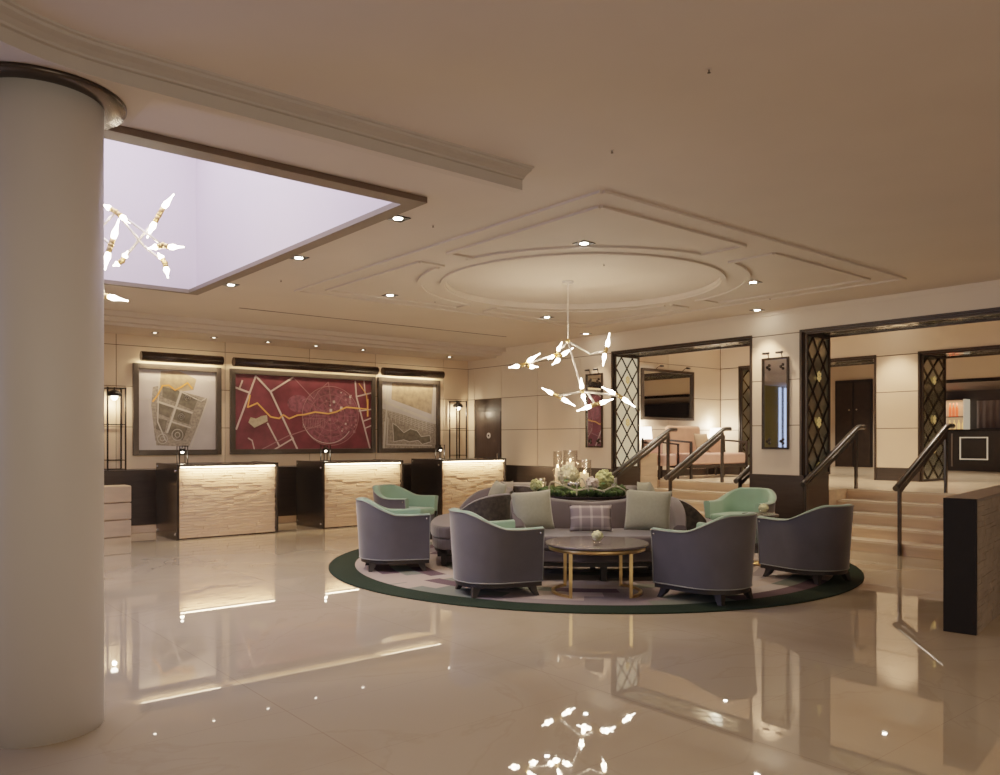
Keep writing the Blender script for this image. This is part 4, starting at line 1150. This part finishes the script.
# ================================================================== CHANDELIERS
def horn(m, base, tip, r=.025):
    b, t = Vector(base), Vector(tip); d = t-b; L = d.length
    m.tube([b, b+d*.06, b+d*.3, b+d*.5, b+d*.72, t], [r*.4, r*.8, r, r*.62, r*.34, r*.22], 12)
def chandelier(label, centre_px, dep, canopy, hub, rods, joints, top_z):
    """pixel layout is turned into one rigid fixture standing at depth dep"""
    k = dep/FPX
    def P(px, py, dd=0):
        d = dep+dd; x, y = W((px-500)/FPX*d, d); return Vector((x, y, EYE + (HOR-py)/FPX*d))
    hb = P(*hub)
    t = thing('chandelier', label, 'chandelier', (hb.x, hb.y, hb.z))
    o = Vector(hb)
    m = MB(); m.lathe([(.065, 0), (.065, .03)], 28, c=(0, 0, top_z-.03-hb.z)); m.out('canopy', ROD, t)
    m = MB(); m.tube([(0, 0, 0), (0, 0, top_z-.03-hb.z)], .006, 8); m.out('drop_rod', ROD, t)
    m = MB(); m.sphere((0, 0, 0), .028, 2); m.out('hub', GOLD, t)
    for a, b in rods:
        m = MB(); m.tube([P(*a)-o, P(*b)-o], .011, 8); m.out('arm', ROD, t)
    for jt, horns in joints:
        J = P(*jt)-o
        jm = MB(); 
        jm.sphere(J, .026, 2); jo = jm.out('socket', GOLD, t)
        for base, tip in horns:
            b = P(*base)-o; tp = P(*tip)-o
            m = MB(); m.tube([J, J+(b-J)*1.05], .022, 10); m.out('socket_cap', GOLD, jo)
            m = MB(); horn(m, b, tp); m.out('glass_horn', HORN, jo)
            point(o + b + (tp-b)*.5 , CH_E, (1, .76, .5), .03)
    return t
CH_E = 2.2
D1 = 9.3
J1, J2, JR = (526, 364, -.35), (556, 354, .15), (606, 350, -.1)
K1, K2, K3, K4 = (558, 396, .35), (582, 391.5, -.2), (595.5, 404.5, -.45), (619, 396, .1)
chandelier('branching chandelier with glowing glass horns hanging over the sofas', None, D1, None, (568, 341),
    [((568, 341), J2), (J2, J1), ((568, 341), (590, 354, 0)), ((590, 354, 0), JR), ((568, 341), K2), (K2, K1), (K2, K4), ((588, 393.5, -.2), K3)],
    [(J1, [((519, 366, -.38), (509, 367.5, -.45)), ((529, 366.5, -.3), (538, 367, -.22)), ((528, 361.5, -.4), (540, 353.5, -.5))]),
     (J2, [((558, 351, .12), (562, 342, .08)), ((553, 356, .1), (548, 359, .0)), ((561.5, 355.5, .2), (573, 348, .35)), ((559, 359.5, .1), (552.5, 364.5, -.1))]),
     (JR, [((607, 347, -.1), (609.5, 333, -.1)), ((604.8, 353.5, -.1), (603, 366, -.1))]),
     (K1, [((553, 394, .35), (542, 388, .35)), ((562, 398.5, .35), (575, 406, .35))]),
     (K2, [((581.8, 389, -.2), (581.2, 378, -.2)), ((582.8, 394, -.2), (585.5, 404, -.2))]),
     (K3, [((591, 406, -.45), (577, 411, -.5)), ((599.5, 403.5, -.4), (613, 399, -.3))]),
     (K4, [((615, 394, .1), (602, 387, .1)), ((622.5, 398, .1), (635, 407, .1))])], ZC+.05)
D2 = 6.75
CH_E = 1.6
g1, g2, g3, g4, g5, g6 = (116, 212, .1), (111, 245, -.2), (159, 215, .2), (163, 245, -.1), (165, 263, .1), (122, 261, .2)
chandelier('branching chandelier with brass sockets hanging in the lavender light well', None, D2, None, (96, 232),
    [((96, 232), g1), (g1, (144, 246, .1)), ((144, 246, .1), g5), (g3, g6), ((128, 220, 0), g4), ((96, 232), g2), ((96, 232), (84, 285, .2)), ((96, 232), (70, 225, .2)), ((96, 232), (104, 296, -.1))],
    [(g1, [((111, 209, .1), (102, 204, .1)), ((121, 216, .1), (130, 223, .1))]),
     (g2, [((113, 239, -.2), (119, 219, -.2)), ((108.5, 252, -.2), (105, 270, -.2))]),
     (g3, [((163, 208, .2), (174, 194, .2)), ((155, 222, .2), (147, 238, .2))]),
     (g4, [((158, 246.5, -.1), (148, 248.5, -.1)), ((168.5, 247, -.1), (184, 247, -.1))]),
     (g5, [((162.5, 259, .1), (158, 253, .1)), ((166, 267, .1), (168, 278, .1))]),
     (g6, [((124, 257.5, .2), (128, 251, .2)), ((119, 263, .2), (113, 266, .2))]),
     ((84, 285, .2), [((80, 288, .2), (68, 292, .2))]), ((70, 225, .2), [((66, 220, .2), (56, 210, .2)), ((66, 229, .2), (58, 242, .2))]),
     ((104, 296, -.1), [((108, 296.5, -.1), (128, 301, -.1))])], 5.4)

# ================================================================== DOWNLIGHTS
def px_on_plane(px, py, z):
    r = (px-500)/FPX; u = (HOR-py)/FPX; d = (z-EYE)/u; return W(r*d, d)
def downlight(label, x, y, z, e, size=75, lens=None, w=.075, aim=(0, 0, -1)):
    t = thing('downlight', label, 'downlight', (x, y, z), 0, 'recessed ceiling downlights')
    m = MB(); b = .016
    m.box(-w, -w+b, -w, w, -.008, .0); m.box(w-b, w, -w, w, -.008, 0); m.box(-w+b, w-b, -w, -w+b, -.008, 0); m.box(-w+b, w-b, w-b, w, -.008, 0)
    m.out('trim_ring', BLACKM, t)
    boxobj('recess_plate', BLACKM, t, -w+b, w-b, -w+b, w-b, -.003, -.001)
    m = MB(); m.lathe([(w*.5, -.007), (w*.5, -.004)], 20, smooth=False); m.out('lens', lens or LENS, t)
    if e: spot((x, y, z-.03), e, size, aim=aim)
E1 = 85
names = [((398, 218), 'square downlight by the near right corner of the light well'), ((299, 257.5), 'square downlight along the right edge of the light well, middle'),
         ((231, 284.5), 'square downlight near the far right corner of the light well'), ((584, 243), 'square downlight between the round recess and the nearest ceiling corner bead'),
         ((753, 282), 'square downlight right of the round ceiling recess'), ((390, 295), 'square downlight left of the round ceiling recess'),
         ((547, 317), 'square downlight behind the round recess, above the chandelier'), ((769, 312), 'square downlight close above the pier mirror')]
for (px, py), lab in names:
    x, y = px_on_plane(px, py, ZC); downlight(lab, min(x, XR-.28), y, ZC-.001, E1)
for k, px in enumerate((155, 214, 268, 316, 363)):
    py = (333, 338, 343, 347, 351)[k]; r = (px-500)/FPX; X = 12.62*(r*S_+C_)/(-r*C_+S_)
    downlight(('leftmost', 'second', 'middle', 'fourth', 'rightmost')[k] + ' downlight in the soffit along the map wall, counted from the column', X, 12.62, ZC-.171, 26, 80, LENSOFF, .042)
x, y = px_on_plane(462, 344, ZC-.17); downlight('downlight in the soffit near the side door corner', 9.2, 12.62, ZC-.171, 22, 80, LENSOFF, .05)
for (x, y, lab) in ((12.9, 8.9, 'downlight over the pink settee'), (13.5, 6.2, 'downlight washing the far pillar between the rear openings')):
    downlight(lab, x, y, 3.499, 110, 80)
downlight('downlight washing the wall beside the chandelier mirror', 9.72, 9.45, ZC-.001, 45, 70)
first_sp = None
for (px, py), lab in (((709, 69), 'tiny sprinkler head alone on the plain ceiling at the upper right'), ((612, 150), 'tiny sprinkler head just above the near corner of the ceiling square'),
                      ((433, 225), 'tiny sprinkler head right of the light well corner'), ((435, 301), 'tiny sprinkler head at the left rim of the round recess'),
                      ((604, 264), 'tiny sprinkler head inside the round recess'), ((770, 298), 'tiny sprinkler head above the narrow mirror pier'), ((281, 280), 'tiny sprinkler head left of the far light well corner')):
    zc = ZC + (.05 if px == 604 else 0); x, y = px_on_plane(px, py, zc)
    t = thing('sprinkler_head', lab, 'sprinkler', (min(x, XR-.2), y, zc-.001), 0, 'ceiling sprinkler heads')
    m = MB(); m.lathe([(.013, -.003), (.014, 0)], 18); m.out('cover_plate', CREAM, t)
    m = MB(); m.lathe([(.004, -.020), (.009, -.019), (.009, -.017), (.004, -.014), (.004, -.002)], 12); m.out('deflector', BRONZE2, t)
# more fittings of the same room, behind and beside the viewer
for (x, y) in ((2.2, 2.0), (5.0, 1.0), (.6, .3)):
    spot((x, y, ZC-.03), 22, 100)
for (x, y) in ((12.2, 7.4), (12.4, 4.6), (16.2, 7.9), (16.5, 5.0), (18.8, 9.6)):
    spot((x, y, 3.4), 85, 110, (1, .78, .58))
spot((11.6, 9.0, 3.4), 85, 110, (1, .78, .58))
# light well glow
area(((SKX0+SKX1)/2, (SKY0+SKY1)/2, 5.3), 125, 2.6, 4.2, (.90, .85, 1.0))
# evening daylight from the window side
area((-1.9, 6.4, 1.7), 22, 1.4, 2.4, (.30, .45, 1.0), (.8, -.6, 0))
# unseen fill lamp added behind the viewer to lift the room and column front
area((1.0, -3.0, 2.6), 42, 4, 1.5, (1, .80, .62), (.45, 1, -.1))

# ------------------------------------------------------------------ world and camera
w = bpy.data.worlds.new('world'); scene.world = w; w.use_nodes = True
bg = w.node_tree.nodes['Background']; bg.inputs['Color'].default_value = (1, .82, .66, 1); bg.inputs['Strength'].default_value = .12
cam = bpy.data.cameras.new('camera'); co = bpy.data.objects.new('camera', cam); COL.objects.link(co)
cam.sensor_fit = 'HORIZONTAL'; cam.sensor_width = 36; cam.lens = FPX*36/1000
cam.shift_x = 0; cam.shift_y = (HOR - 387.5)/1000
co.location = (0, 0, EYE); co.rotation_euler = (pi/2, 0, -(pi/2 - atan2(S_, C_)))
cam.clip_start = .05
scene.camera = co
scene.view_settings.view_transform = 'Filmic'
scene.view_settings.look = 'Medium Low Contrast'
scene.view_settings.exposure = 0.95
scene.cycles.use_denoising = True
scene.cycles.sample_clamp_indirect = 6
scene.cycles.max_bounces = 8
scene.cycles.caustics_reflective = False; scene.cycles.caustics_refractive = False
